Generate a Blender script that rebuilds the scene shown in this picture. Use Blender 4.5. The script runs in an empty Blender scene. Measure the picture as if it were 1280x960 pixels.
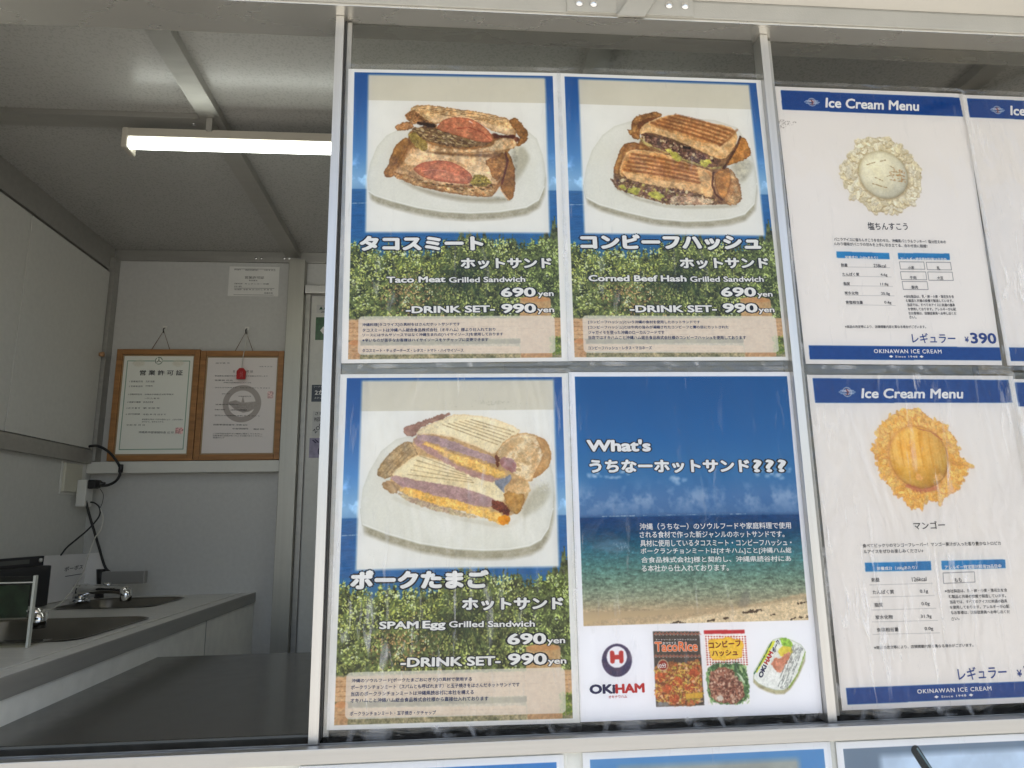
import bpy, bmesh, math, random
import numpy as np
from mathutils import Vector, Matrix
R = math.radians
S = bpy.context.scene
# ------------------------------------------------------------------ camera, world, sun, exposure
F, YAW, PITCH, ROLL = 865.0, -0.08594083, 0.19983830, -0.01707906
CAM = np.array([0.14588895, -0.87722076, 1.468642])
def cam_axes():
    cy, sy, cp, sp, cr, sr = math.cos(YAW), math.sin(YAW), math.cos(PITCH), math.sin(PITCH), math.cos(ROLL), math.sin(ROLL)
    f = np.array([-sy * cp, cy * cp, sp]); r = np.array([cy, sy, 0.0]); u = np.cross(r, f)
    return cr * r + sr * u, -sr * r + cr * u, f
CR, CU, CF = cam_axes()
cd = bpy.data.cameras.new('camera'); cam = bpy.data.objects.new('camera', cd); S.collection.objects.link(cam)
cd.sensor_fit = 'HORIZONTAL'; cd.sensor_width = 36.0; cd.lens = F * 36.0 / 1280.0; cd.clip_start = 0.02; cd.clip_end = 2000
M = Matrix.Identity(4)
for i in range(3):
    M[i][0], M[i][1], M[i][2], M[i][3] = CR[i], CU[i], -CF[i], CAM[i]
cam.matrix_world = M; S.camera = cam
SUN_EL, SUN_AZ = R(62), R(14)          # sun stands in front of the truck, a little to the right
W = bpy.data.worlds.new("World"); S.world = W; W.use_nodes = True
nt = W.node_tree; nt.nodes.clear()
sk = nt.nodes.new('ShaderNodeTexSky'); sk.sky_type = 'NISHITA'; sk.sun_disc = False
sk.sun_elevation = SUN_EL; sk.sun_rotation = math.pi - SUN_AZ; sk.air_density = 1.0; sk.dust_density = 2.0
bgn = nt.nodes.new('ShaderNodeBackground'); bgn.inputs[1].default_value = 0.13
wo = nt.nodes.new('ShaderNodeOutputWorld'); nt.links.new(sk.outputs[0], bgn.inputs[0]); nt.links.new(bgn.outputs[0], wo.inputs[0])
sd = bpy.data.lights.new('sun', 'SUN'); sd.energy = 4.6; sd.angle = R(0.53); sd.color = (1.0, 0.95, 0.87)
sun = bpy.data.objects.new('sun', sd); S.collection.objects.link(sun)
sdir = Vector((math.sin(SUN_AZ) * math.cos(SUN_EL), -math.cos(SUN_AZ) * math.cos(SUN_EL), math.sin(SUN_EL)))
sun.rotation_euler = sdir.to_track_quat('Z', 'Y').to_euler()
S.view_settings.view_transform = 'Standard'; S.view_settings.look = 'None'; S.view_settings.gamma = 1.0
S.view_settings.exposure = 0.98
S.cycles.max_bounces = 10; S.cycles.diffuse_bounces = 6; S.cycles.transparent_max_bounces = 24
S.cycles.use_denoising = True
S.cycles.sample_clamp_indirect = 6.0

def U(px, py, axis, val):
    """the point of the plane <axis>=<val> seen at a photograph pixel (used once, to measure where things stand)"""
    d = CF + CR * (px - 640) / F - CU * (py - 480) / F
    return CAM + (val - CAM[axis]) / d[axis] * d

# ------------------------------------------------------------------ mesh helpers
COL = S.collection
ROOT = {}
def tag(o, label=None, cat=None, group=None, kind=None):
    if label: o['label'] = label
    if cat: o['category'] = cat
    if group: o['group'] = group
    if kind: o['kind'] = kind
    return o
def thing(name, loc, label, cat, group=None):
    o = bpy.data.objects.new(name, None); COL.objects.link(o); o.location = loc; o.empty_display_size = 0.05
    ROOT[o.name] = Vector(loc); return tag(o, label, cat, group)
def link(name, me, mats, parent=None, smooth=False, **kw):
    o = bpy.data.objects.new(name, me); COL.objects.link(o)
    for m in (mats if isinstance(mats, (list, tuple)) else [mats]): me.materials.append(m)
    if parent is not None:
        o.parent = parent; L = ROOT[parent.name]; me.transform(Matrix.Translation(-L)); ROOT[o.name] = L
    else: ROOT[o.name] = Vector((0, 0, 0))
    if smooth: me.polygons.foreach_set('use_smooth', [True] * len(me.polygons))
    return tag(o, **kw)
def obj(name, bm, mats, parent=None, smooth=False, **kw):
    me = bpy.data.meshes.new(name); bm.to_mesh(me); bm.free()
    return link(name, me, mats, parent, smooth, **kw)
def B(): return bmesh.new()
def box(bm, x0, x1, y0, y1, z0, z1, bev=0.0012, seg=2):
    r = bmesh.ops.create_cube(bm, size=1.0)
    for v in r['verts']:
        v.co = Vector(((x0 + x1) / 2 + v.co.x * (x1 - x0), (y0 + y1) / 2 + v.co.y * (y1 - y0), (z0 + z1) / 2 + v.co.z * (z1 - z0)))
    if bev > 0:
        es = list({e for v in r['verts'] for e in v.link_edges})
        bmesh.ops.bevel(bm, geom=es, offset=min(bev, 0.45 * min(abs(x1 - x0), abs(y1 - y0), abs(z1 - z0))), segments=seg, affect='EDGES', profile=0.7)
    return bm
def bx(*a, **k): return box(B(), *a, **k)
def frame_of(d):
    d = d.normalized(); up = Vector((0, 0, 1)) if abs(d.z) < 0.9 else Vector((1, 0, 0))
    a = d.cross(up).normalized(); return a, d.cross(a).normalized()
def tube(bm, pts, r, n=10, smooth=6, radii=None):
    P = [Vector(p) for p in pts]
    if smooth and len(P) > 2:
        Q = []; E = [P[0] * 2 - P[1]] + P + [P[-1] * 2 - P[-2]]
        for i in range(1, len(E) - 2):
            for k in range(smooth):
                t = k / smooth; a, b, c, d = E[i - 1:i + 3]
                Q.append(0.5 * ((2 * b) + (c - a) * t + (2 * a - 5 * b + 4 * c - d) * t * t + (3 * b - a - 3 * c + d) * t ** 3))
        Q.append(P[-1]); P = Q
    rings = []; a0 = None
    for i, p in enumerate(P):
        d = (P[min(i + 1, len(P) - 1)] - P[max(i - 1, 0)])
        if d.length < 1e-9: d = Vector((0, 0, 1))
        d.normalize()
        if a0 is None: a0, _ = frame_of(d)
        a = (a0 - d * a0.dot(d)).normalized(); b = d.cross(a); a0 = a
        rr = r if radii is None else radii[min(int(i / max(1, len(P) - 1) * (len(radii) - 1) + 0.5), len(radii) - 1)]
        rings.append([bm.verts.new(p + (a * math.cos(t) + b * math.sin(t)) * rr) for t in [2 * math.pi * k / n for k in range(n)]])
    for i in range(len(rings) - 1):
        for k in range(n):
            bm.faces.new((rings[i][k], rings[i][(k + 1) % n], rings[i + 1][(k + 1) % n], rings[i + 1][k]))
    bm.faces.new(rings[0][::-1]); bm.faces.new(rings[-1]); return bm
def cyl(bm, p0, p1, r0, r1=None, n=20):
    return tube(bm, [p0, p1], r0, n, 0, [r0, r0 if r1 is None else r1])
def dome(bm, c, r, d, h=1.0, n=16, m=6):
    """half ball of radius r standing on c, pointing along d"""
    d = Vector(d).normalized(); a, b = frame_of(d); c = Vector(c); rings = []
    for j in range(m):
        t = math.pi / 2 * j / m
        rings.append([bm.verts.new(c + (a * math.cos(k * 2 * math.pi / n) + b * math.sin(k * 2 * math.pi / n)) * r * math.cos(t) + d * r * h * math.sin(t)) for k in range(n)])
    top = bm.verts.new(c + d * r * h)
    for j in range(m - 1):
        for k in range(n): bm.faces.new((rings[j][k], rings[j][(k + 1) % n], rings[j + 1][(k + 1) % n], rings[j + 1][k]))
    for k in range(n): bm.faces.new((rings[-1][k], rings[-1][(k + 1) % n], top))
    return bm

# ------------------------------------------------------------------ materials
def lin(c):
    return tuple(((x / 255) / 12.92 if x / 255 <= 0.04045 else ((x / 255 + 0.055) / 1.055) ** 2.4) for x in c)
def mat(name, col, rough=0.5, metal=0.0, var=0.06, vscale=9.0, bump=0.0, bscale=200.0, stretch=(1, 1, 1), rvar=0.1, spec=0.5, coat=0.0, emis=None, alpha=None, dirt=0.0, **kw):
    m = bpy.data.materials.new(name); m.use_nodes = True; t = m.node_tree; N = t.nodes; L = t.links
    p = N['Principled BSDF']; p.inputs['Metallic'].default_value = metal
    p.inputs['Specular IOR Level'].default_value = spec; p.inputs['Coat Weight'].default_value = coat; p.inputs['Coat Roughness'].default_value = 0.08
    tc = N.new('ShaderNodeTexCoord'); mp = N.new('ShaderNodeMapping'); L.new(tc.outputs['Object'], mp.inputs[0]); mp.inputs['Scale'].default_value = stretch
    n1 = N.new('ShaderNodeTexNoise'); n1.inputs['Scale'].default_value = vscale; n1.inputs['Detail'].default_value = 5; L.new(mp.outputs[0], n1.inputs['Vector'])
    mx = N.new('ShaderNodeMix'); mx.data_type = 'RGBA'; mx.inputs['Factor'].default_value = 1
    c = col
    mx.inputs['A'].default_value = tuple(x * (1 - var) for x in c) + (1,); mx.inputs['B'].default_value = tuple(min(1, x * (1 + var)) for x in c) + (1,)
    mr0 = N.new('ShaderNodeMapRange'); mr0.inputs['From Min'].default_value = .3; mr0.inputs['From Max'].default_value = .7; L.new(n1.outputs['Fac'], mr0.inputs['Value'])
    L.new(mr0.outputs[0], mx.inputs['Factor']); out = mx.outputs['Result']
    if dirt > 0:
        n3 = N.new('ShaderNodeTexNoise'); n3.inputs['Scale'].default_value = 38; n3.inputs['Detail'].default_value = 8; n3.inputs['Roughness'].default_value = 0.7; L.new(tc.outputs['Object'], n3.inputs['Vector'])
        r3 = N.new('ShaderNodeMapRange'); r3.inputs['From Min'].default_value = 0.56; r3.inputs['From Max'].default_value = 0.78; r3.inputs['To Max'].default_value = dirt; L.new(n3.outputs['Fac'], r3.inputs['Value'])
        m3 = N.new('ShaderNodeMix'); m3.data_type = 'RGBA'; L.new(r3.outputs[0], m3.inputs['Factor']); L.new(out, m3.inputs['A']); m3.inputs['B'].default_value = tuple(x * 0.45 for x in c) + (1,); out = m3.outputs['Result']
    L.new(out, p.inputs['Base Color'])
    rr = N.new('ShaderNodeMapRange'); rr.inputs['To Min'].default_value = max(0, rough - rvar * 0.5); rr.inputs['To Max'].default_value = min(1, rough + rvar * 0.5); L.new(n1.outputs['Fac'], rr.inputs['Value']); L.new(rr.outputs[0], p.inputs['Roughness'])
    if bump > 0:
        n2 = N.new('ShaderNodeTexNoise'); n2.inputs['Scale'].default_value = bscale; n2.inputs['Detail'].default_value = 3; L.new(mp.outputs[0], n2.inputs['Vector'])
        b = N.new('ShaderNodeBump'); b.inputs['Strength'].default_value = bump; b.inputs['Distance'].default_value = 0.0008; L.new(n2.outputs['Fac'], b.inputs['Height']); L.new(b.outputs[0], p.inputs['Normal'])
    if emis: p.inputs['Emission Color'].default_value = emis[0] + (1,); p.inputs['Emission Strength'].default_value = emis[1]
    return m
ALU = mat('brushed_aluminium', (0.43, 0.425, 0.41), 0.36, 0.85, 0.05, 30, 0.25, 260, (0.15, 3, 6), dirt=0.12)
ALUV = mat('brushed_aluminium_upright', (0.56, 0.55, 0.525), 0.36, 0.9, 0.05, 30, 0.25, 260, (6, 3, 0.15), dirt=0.12)
ALU_IN = mat('dull_aluminium_trim', (0.38, 0.37, 0.34), 0.42, 0.5, 0.08, 20, 0.2, 240, (0.4, 3, 4), dirt=0.2)
SOFFIT = mat('polished_aluminium_channel', (0.74, 0.72, 0.66), 0.27, 0.80, 0.02, 6, 0.03, 60, (1, 3, 1))
HEADER = mat('painted_header_panel', (0.40, 0.39, 0.35), 0.45, 0.0, 0.05, 12, 0.3, 500, dirt=0.12)
WALLM = mat('mottled_white_wall_panel', (0.58, 0.575, 0.53), 0.40, 0.0, 0.035, 90, 0.5, 420, dirt=0.05)
WALLB = mat('grey_back_wall_panel', (0.53, 0.525, 0.50), 0.45, 0.0, 0.04, 90, 0.5, 420, dirt=0.05)
CEILM = mat('glossy_ceiling_panel', (0.405, 0.40, 0.375), 0.28, 0.0, 0.03, 220, 0.12, 500)
STEEL = mat('stainless_steel', (0.68, 0.665, 0.61), 0.32, 0.35, 0.08, 26, 0.2, 300, (0.5, 4, 1), dirt=0.1)
COUNTER = mat('dark_glossy_counter', (0.032, 0.030, 0.025), 0.20, 0.0, 0.25, 40, 0.05, 600, spec=0.5, coat=0.1)
BAND = mat('dull_steel_band', (0.34, 0.33, 0.30), 0.4, 0.3, 0.06, 20, 0.15, 300, (4, .3, 4))
FASCIA = mat('white_counter_front', (0.88, 0.86, 0.78), 0.4, 0, 0.05, 30, 0.3, 400, dirt=0.12)
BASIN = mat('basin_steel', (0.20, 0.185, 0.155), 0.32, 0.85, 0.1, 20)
CHROME = mat('chrome', (0.75, 0.75, 0.75), 0.07, 1.0, 0.02)
WOOD = mat('frame_wood', (0.33, 0.155, 0.05), 0.5, 0, 0.25, 14, 0.3, 120, (1, 1, 6))
KNOB = mat('knob_wood', (0.5, 0.27, 0.13), 0.5, 0, 0.1)
BLACK = mat('black_plastic', (0.014, 0.014, 0.015), 0.4, 0, 0.2)
BLACKM = mat('black_rubber', (0.018, 0.018, 0.018), 0.55, 0, 0.2)
WHITEP = mat('white_plastic', (0.66, 0.65, 0.60), 0.4, 0, 0.04)
CREAMP = mat('cream_plastic', (0.55, 0.53, 0.43), 0.45, 0, 0.05)
SEAL_GAPSHADE = mat('dark_seal_gap_shade', (0.03, 0.03, 0.028), 0.6, 0, 0.3)  # window seals, and the painted shade in the cupboard door gaps
LAMP = mat('lit_diffuser', (0.9, 0.9, 0.88), 0.4, 0, 0.0, emis=((0.95, 1.0, 0.92), 4.2))
LAMPBODY = mat('lamp_housing', (0.42, 0.39, 0.33), 0.4, 0, 0.03)
PAVE = mat('pale_concrete_paving', (0.42, 0.40, 0.36), 0.85, 0, 0.14, 0.9, 0.5, 60, dirt=0.3)
FLOORM = mat('truck_floor', (0.16, 0.16, 0.15), 0.5, 0, 0.1, 6)
CANOPY = mat('hatch_underside_panel', (0.52, 0.50, 0.45), 0.35, 0, 0.04, 5, 0.2, 300, dirt=0.1)
BODY = mat('white_body_paint', (0.66, 0.67, 0.62), 0.35, 0, 0.03, 8, 0.1, 300, dirt=0.12)
RED = mat('red_charm_cloth', (0.42, 0.012, 0.012), 0.6, 0, 0.2, 60, 0.3)
CORD = mat('cord', (0.18, 0.12, 0.08), 0.8, 0, 0.2)
WHITECORD = mat('white_cord', (0.6, 0.58, 0.52), 0.5, 0, 0.05)
BROWNM = mat('brown_vinyl', (0.09, 0.062, 0.04), 0.5, 0, 0.5, 14, 0.8, 40, dirt=0.4)
BEIGE = mat('beige_board', (0.34, 0.29, 0.21), 0.5, 0, 0.08, 12, dirt=0.2)
def ink(name, c, r=0.6): return mat(name, lin(c), r, 0, 0.02, spec=0.08)
I_WHITE = ink('white_ink', (240, 238, 234)); I_BLACK = ink('outline_ink', (24, 28, 36)); I_NAVY = ink('navy_ink', (36, 52, 96)); I_GREY = ink('dark_grey_ink', (62, 62, 66))
I_PRICE = ink('price_blue_ink', (44, 66, 128)); I_RED = ink('red_ink', (182, 48, 46)); I_DNAVY = ink('logo_navy_ink', (52, 52, 82)); I_ORANGE = ink('orange_ink', (236, 126, 66)); I_BROWN = ink('brown_ink', (120, 30, 22)); I_GREEN = ink('green_ink', (40, 84, 60)); I_SHADOW = ink('type_shadow_ink', (70, 74, 58))
I_SEAL = ink('seal_ink', (190, 120, 118))

def film_mat(name, haze, sc=(90, 1, 13), bsc=(16, 1, 5), bstr=0.5, r=0.10, ior=1.42, lo=0.60):
    """clear pouch film: gloss by fresnel on a wavy surface, and diffuse white streaks for scuffs and painted-in glare"""
    m = bpy.data.materials.new(name); m.use_nodes = True; t = m.node_tree; N = t.nodes; L = t.links; N.remove(N['Principled BSDF'])
    out = N['Material Output']; tr = N.new('ShaderNodeBsdfTransparent'); tr.inputs[0].default_value = (0.99, 0.99, 0.985, 1)
    gl = N.new('ShaderNodeBsdfGlossy'); gl.inputs['Roughness'].default_value = r; gl.inputs[0].default_value = (1, 1, 1, 1)
    tc = N.new('ShaderNodeTexCoord')
    def nz(scale, det, rough=0.5, dist=0.6, rot=9):
        mp = N.new('ShaderNodeMapping'); mp.inputs['Scale'].default_value = scale; mp.inputs['Rotation'].default_value = (0, R(rot), 0); L.new(tc.outputs['Object'], mp.inputs[0])
        n = N.new('ShaderNodeTexNoise'); n.inputs['Scale'].default_value = 1.0; n.inputs['Detail'].default_value = det; n.inputs['Roughness'].default_value = rough; n.inputs['Distortion'].default_value = dist; L.new(mp.outputs[0], n.inputs['Vector']); return n.outputs['Fac']
    def rng_(v, a, b_, c=0.0, d=1.0):
        x = N.new('ShaderNodeMapRange'); x.inputs['From Min'].default_value = a; x.inputs['From Max'].default_value = b_; x.inputs['To Min'].default_value = c; x.inputs['To Max'].default_value = d; L.new(v, x.inputs['Value']); return x.outputs[0]
    n = nz(bsc, 3.5)
    b = N.new('ShaderNodeBump'); b.inputs['Strength'].default_value = bstr; b.inputs['Distance'].default_value = 0.02; L.new(n, b.inputs['Height']); L.new(b.outputs[0], gl.inputs['Normal'])
    fr = N.new('ShaderNodeFresnel'); fr.inputs['IOR'].default_value = ior; L.new(b.outputs[0], fr.inputs['Normal'])
    mx = N.new('ShaderNodeMixShader'); L.new(fr.outputs[0], mx.inputs[0]); L.new(tr.outputs[0], mx.inputs[1]); L.new(gl.outputs[0], mx.inputs[2])
    big = rng_(nz((6, 1, 4), 2.0), 0.42, 0.60); streak = rng_(nz(sc, 5, 0.6), lo, lo + 0.14); fleck = rng_(nz((420, 1, 300), 3, 0.6), 0.66, 0.74)  # streaks: scuffs, and glare put into the colour as diffuse white
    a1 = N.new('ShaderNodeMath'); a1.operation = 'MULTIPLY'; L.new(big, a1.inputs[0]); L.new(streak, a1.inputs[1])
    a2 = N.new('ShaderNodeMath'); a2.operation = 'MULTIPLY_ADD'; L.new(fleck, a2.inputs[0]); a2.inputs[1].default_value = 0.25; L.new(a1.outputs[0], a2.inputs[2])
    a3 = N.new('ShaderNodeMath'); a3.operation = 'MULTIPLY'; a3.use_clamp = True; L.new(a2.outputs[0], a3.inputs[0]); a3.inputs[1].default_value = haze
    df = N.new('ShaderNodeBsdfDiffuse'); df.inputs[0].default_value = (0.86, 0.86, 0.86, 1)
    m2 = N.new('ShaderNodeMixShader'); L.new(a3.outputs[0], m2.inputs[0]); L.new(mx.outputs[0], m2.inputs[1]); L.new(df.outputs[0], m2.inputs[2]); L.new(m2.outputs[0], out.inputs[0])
    return m
FILM_A = film_mat('clean_laminate_film', 0.16, bstr=0.2, r=0.05, ior=1.32)
FILM_B = film_mat('scuff_glare_laminate_film', 0.46, bstr=0.5, r=0.08, ior=1.38, lo=0.555)
FILM_M = film_mat('wear_glare_laminate_film', 0.30, bstr=0.45, r=0.08, ior=1.36, lo=0.57)
FILM_C = film_mat('crinkled_laminate_edge', 0.30, (30, 1, 20), (14, 1, 26), 0.22, 0.16, 1.6, 0.5)
def glass_mat(name, tint=0.9, r=0.01, add=0.0):
    m = bpy.data.materials.new(name); m.use_nodes = True; t = m.node_tree; N = t.nodes; L = t.links; N.remove(N['Principled BSDF'])
    out = N['Material Output']; tr = N.new('ShaderNodeBsdfTransparent'); tr.inputs[0].default_value = (tint, tint, tint * 0.97, 1); gl = N.new('ShaderNodeBsdfGlossy'); gl.inputs['Roughness'].default_value = r
    fr = N.new('ShaderNodeFresnel'); fr.inputs['IOR'].default_value = 1.5; ad = N.new('ShaderNodeMath'); ad.operation = 'ADD'; ad.inputs[1].default_value = add; L.new(fr.outputs[0], ad.inputs[0]); ge = N.new('ShaderNodeNewGeometry'); inv = N.new('ShaderNodeMath'); inv.operation = 'SUBTRACT'; inv.inputs[0].default_value = 1.0; L.new(ge.outputs['Backfacing'], inv.inputs[1]); mm_ = N.new('ShaderNodeMath'); mm_.operation = 'MULTIPLY'; L.new(ad.outputs[0], mm_.inputs[0]); L.new(inv.outputs[0], mm_.inputs[1])
    mx = N.new('ShaderNodeMixShader'); L.new(mm_.outputs[0], mx.inputs[0]); L.new(tr.outputs[0], mx.inputs[1]); L.new(gl.outputs[0], mx.inputs[2]); L.new(mx.outputs[0], out.inputs[0])
    return m
GLASS = glass_mat('window_glass', 0.80, 0.015, 0.0); ACRYL = glass_mat('clear_acrylic', 0.93, 0.02, 0.03)
ACRYL_E = mat('acrylic_edge', (0.45, 0.46, 0.40), 0.15, 0, 0.05, spec=1.0)

# ------------------------------------------------------------------ print painter (flat artwork of the posters, computed here)
rng = np.random.default_rng(7)
def noise(h, w, cell, seed):
    g = np.random.default_rng(seed).random((int(h / cell) + 3, int(w / cell) + 3))
    y = np.arange(h) / cell; x = np.arange(w) / cell; yi = y.astype(int); xi = x.astype(int)
    fy = y - yi; fx = x - xi; fy = (fy * fy * (3 - 2 * fy))[:, None]; fx = (fx * fx * (3 - 2 * fx))[None]
    a = g[yi][:, xi]; b = g[yi][:, xi + 1]; c = g[yi + 1][:, xi]; d = g[yi + 1][:, xi + 1]
    return (a * (1 - fx) + b * fx) * (1 - fy) + (c * (1 - fx) + d * fx) * fy
def fbm(h, w, cell, octv, seed, gain=0.55):
    r = 0; t = 0; a = 1.0
    for i in range(octv):
        r = r + a * noise(h, w, max(cell / 2 ** i, 1.0), seed + i * 13); t += a; a *= gain
    return r / t
CW, CH = 700, 990
NF = [fbm(CH, CW, c, 4, 50 + c) for c in (5, 12, 30, 80)]
for k in range(4): NF[k] = np.clip((NF[k] - 0.5) * (2.0, 2.2, 2.4, 2.6)[k] + 0.5, 0, 1)
FINE = rng.random((CH, CW))
def boxblur(a, r):
    if r < 1: return a
    for ax in (0, 1):
        p = np.pad(a, [(r + 1, r) if i == ax else (0, 0) for i in range(a.ndim)], mode='edge'); c = np.cumsum(p, axis=ax)
        n = a.shape[ax]; hi = np.take(c, range(2 * r + 1, 2 * r + 1 + n), axis=ax); lo = np.take(c, range(0, n), axis=ax); a = (hi - lo) / (2 * r + 1)
    return a
def homog(src, dst):
    A = []; b = []
    for (x, y), (u, v) in zip(src, dst):
        A.append([x, y, 1, 0, 0, 0, -u * x, -u * y]); b.append(u); A.append([0, 0, 0, x, y, 1, -v * x, -v * y]); b.append(v)
    return np.append(np.linalg.solve(np.array(A, float), np.array(b, float)), 1).reshape(3, 3)
class Canvas:
    def __init__(s, corners=None, w=CW, h=CH, bg=(240, 238, 233)):
        s.w, s.h = w, h; s.a = np.ones((h, w, 3)) * (np.array(bg) / 255.0); s.z = (0, 0, 1); s.k = 0
        if corners: s.H = homog(corners, [(0, 0), (w, 0), (w, h), (0, h)])
    def zoom(s, ox, oy, sc): s.z = (ox, oy, sc)
    def m(s, P):
        P = np.asarray(P, float); q = P / s.z[2] + np.array(s.z[:2]); q = np.c_[q, np.ones(len(q))] @ s.H.T; return q[:, :2] / q[:, 2:]
    def uv(s, P): return np.asarray(P, float) * np.array([s.w, s.h])
    def _reg(s, Q, pad):
        x0 = max(int(Q[:, 0].min() - pad), 0); x1 = min(int(Q[:, 0].max() + pad) + 2, s.w); y0 = max(int(Q[:, 1].min() - pad), 0); y1 = min(int(Q[:, 1].max() + pad) + 2, s.h)
        return x0, x1, y0, y1
    def nz(s, k, x0, x1, y0, y1, sh):
        n = NF[k]; return n[np.ix_((np.arange(y0, y1) + sh * 37) % CH, (np.arange(x0, x1) + sh * 91) % CW)]
    def fill(s, P, c1, c2=None, edge=1.0, soft=1, tex=0.06, k=1, alpha=1.0, rim=None, rimw=5, raw=False, grad=None):
        Q = np.asarray(P, float) if raw else s.m(P); s.k += 1; sh = s.k
        if edge >= 1 and not raw:
            for _ in range(2): N_ = np.roll(Q, -1, 0); Q = np.stack([Q * .8 + N_ * .2, Q * .2 + N_ * .8], 1).reshape(-1, 2)
        x0, x1, y0, y1 = s._reg(Q, 4 + edge + soft * 2)
        if x1 <= x0 + 1 or y1 <= y0 + 1: return
        X, Y = np.meshgrid(np.arange(x0, x1) + 0.5, np.arange(y0, y1) + 0.5)
        n1 = s.nz(0, x0, x1, y0, y1, sh); n2 = s.nz(1, x0, x1, y0, y1, sh + 5)
        if edge: edge *= 1.15; X = X + (n1 - 0.5 + n2 - 0.5) * edge; Y = Y + (s.nz(0, x0, x1, y0, y1, sh + 9) - 0.5 + s.nz(1, x0, x1, y0, y1, sh + 2) - 0.5) * edge
        ins = np.zeros(X.shape, bool); n = len(Q)
        for i in range(n):
            xa, ya = Q[i]; xb, yb = Q[(i + 1) % n]
            if ya == yb: continue
            ins ^= ((ya > Y) != (yb > Y)) & (X < (xb - xa) * (Y - ya) / (yb - ya) + xa)
        mk = ins.astype(float); mw = mk
        mk = boxblur(mk, soft) if soft else mk
        c1 = np.array(c1) / 255; c2 = c1 if c2 is None else np.array(c2) / 255
        t = s.nz(k, x0, x1, y0, y1, sh + 3)[..., None]
        if grad is not None:
            g = ((X * grad[0] + Y * grad[1])); g = (g - g.min()) / max(np.ptp(g), 1e-6); t = np.clip(0.55 * g[..., None] + 0.45 * t, 0, 1)
        col = c1 * (1 - t) + c2 * t
        if rim is not None:
            e = boxblur(boxblur(mw, rimw), max(rimw // 2, 1)); e = np.clip((1 - e) * 1.5, 0, 0.6)[..., None]; col = col * (1 - e) + np.array(rim) / 255 * e
        col = col * (1 + tex * 2 * (FINE[y0:y1, x0:x1, None] - 0.5)) * (1 + tex * 1.6 * (n1[..., None] - 0.5))
        mk = (mk * alpha)[..., None]; s.a[y0:y1, x0:x1] = s.a[y0:y1, x0:x1] * (1 - mk) + col * mk
    def line(s, P, wd, c, alpha=1.0, edge=1.0, soft=1.2, raw=False, gate=0.0):
        Q = np.asarray(P, float) if raw else s.m(P); s.k += 1
        x0, x1, y0, y1 = s._reg(Q, wd + soft * 2 + 3)
        if x1 <= x0 + 1 or y1 <= y0 + 1: return
        X, Y = np.meshgrid(np.arange(x0, x1) + 0.5, np.arange(y0, y1) + 0.5); d = np.full(X.shape, 1e9)
        for (xa, ya), (xb, yb) in zip(Q[:-1], Q[1:]):
            vx, vy = xb - xa, yb - ya; L2 = vx * vx + vy * vy + 1e-9; t = np.clip(((X - xa) * vx + (Y - ya) * vy) / L2, 0, 1)
            d = np.minimum(d, np.hypot(X - xa - t * vx, Y - ya - t * vy))
        nn = s.nz(0, x0, x1, y0, y1, s.k); d = d + (nn - 0.5) * 2 * edge
        mk = np.clip((wd / 2 - d) / soft + 0.5, 0, 1) * alpha
        if gate: mk = mk * np.clip((s.nz(1, x0, x1, y0, y1, s.k + 4) - gate) * 5 + 0.5, 0, 1)
        mk = mk[..., None]; s.a[y0:y1, x0:x1] = s.a[y0:y1, x0:x1] * (1 - mk) + np.array(c) / 255 * mk
    def ell(s, cx, cy, rx, ry, ang, *a, **kw):
        t = np.linspace(0, 2 * np.pi, 20, endpoint=False); ca, sa = math.cos(ang), math.sin(ang)
        s.fill(np.c_[cx + rx * np.cos(t) * ca - ry * np.sin(t) * sa, cy + rx * np.cos(t) * sa + ry * np.sin(t) * ca], *a, **kw)
    def grit(s, P, amp=0.3, soft=3):
        """crumb texture over a painted area"""
        Q = s.m(P); x0, x1, y0, y1 = s._reg(Q, 6); X, Y = np.meshgrid(np.arange(x0, x1) + .5, np.arange(y0, y1) + .5); ins = np.zeros(X.shape, bool)
        for i in range(len(Q)):
            xa, ya = Q[i]; xb, yb = Q[(i + 1) % len(Q)]
            if ya != yb: ins ^= ((ya > Y) != (yb > Y)) & (X < (xb - xa) * (Y - ya) / (yb - ya) + xa)
        mk = boxblur(ins.astype(float), soft) * np.clip((0.80 - s.a[y0:y1, x0:x1, 2]) * 6, 0, 1); s.k += 3; n0 = s.nz(0, x0, x1, y0, y1, s.k); n1 = s.nz(1, x0, x1, y0, y1, s.k + 1)
        n2 = s.nz(2, x0, x1, y0, y1, s.k + 2); f = 1 + amp * (0.45 * (n0 - .5) + 0.6 * (n1 - .5) + 0.5 * (n2 - .5)) * mk
        s.a[y0:y1, x0:x1] *= f[..., None]
    def scatter(s, P, n, cols, r0, r1, seed=0, asp=1.0, alpha=0.9, edge=0.6, ang=None):
        """small irregular flecks inside a polygon (canvas space after mapping)"""
        Q = s.m(P); g = np.random.default_rng(seed); lo = Q.min(0); hi = Q.max(0); k = 0; tries = 0
        while k < n and tries < n * 6:
            tries += 1; x, y = lo + g.random(2) * (hi - lo); c = False
            for i in range(len(Q)):
                xa, ya = Q[i]; xb, yb = Q[(i + 1) % len(Q)]
                if (ya > y) != (yb > y) and x < (xb - xa) * (y - ya) / (yb - ya) + xa: c = not c
            if not c: continue
            r = r0 + g.random() * (r1 - r0); col = cols[g.integers(len(cols))]
            s.ell(x, y, r, r * asp * (0.6 + 0.8 * g.random()), (g.random() * 3.14 if ang is None else ang + g.normal() * 0.2), col, None, edge=edge, soft=1, tex=0.05, alpha=alpha, raw=True); k += 1
    def image(s, name):
        s.a = 0.45 * s.a + 0.55 * boxblur(s.a, 1)
        im = bpy.data.images.new(name, s.w, s.h, alpha=False); a = np.ones((s.h, s.w, 4), np.float32); a[..., :3] = np.clip(s.a, 0, 1)[::-1]
        im.pixels.foreach_set(a.ravel()); im.update(); im.pack(); return im
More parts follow.
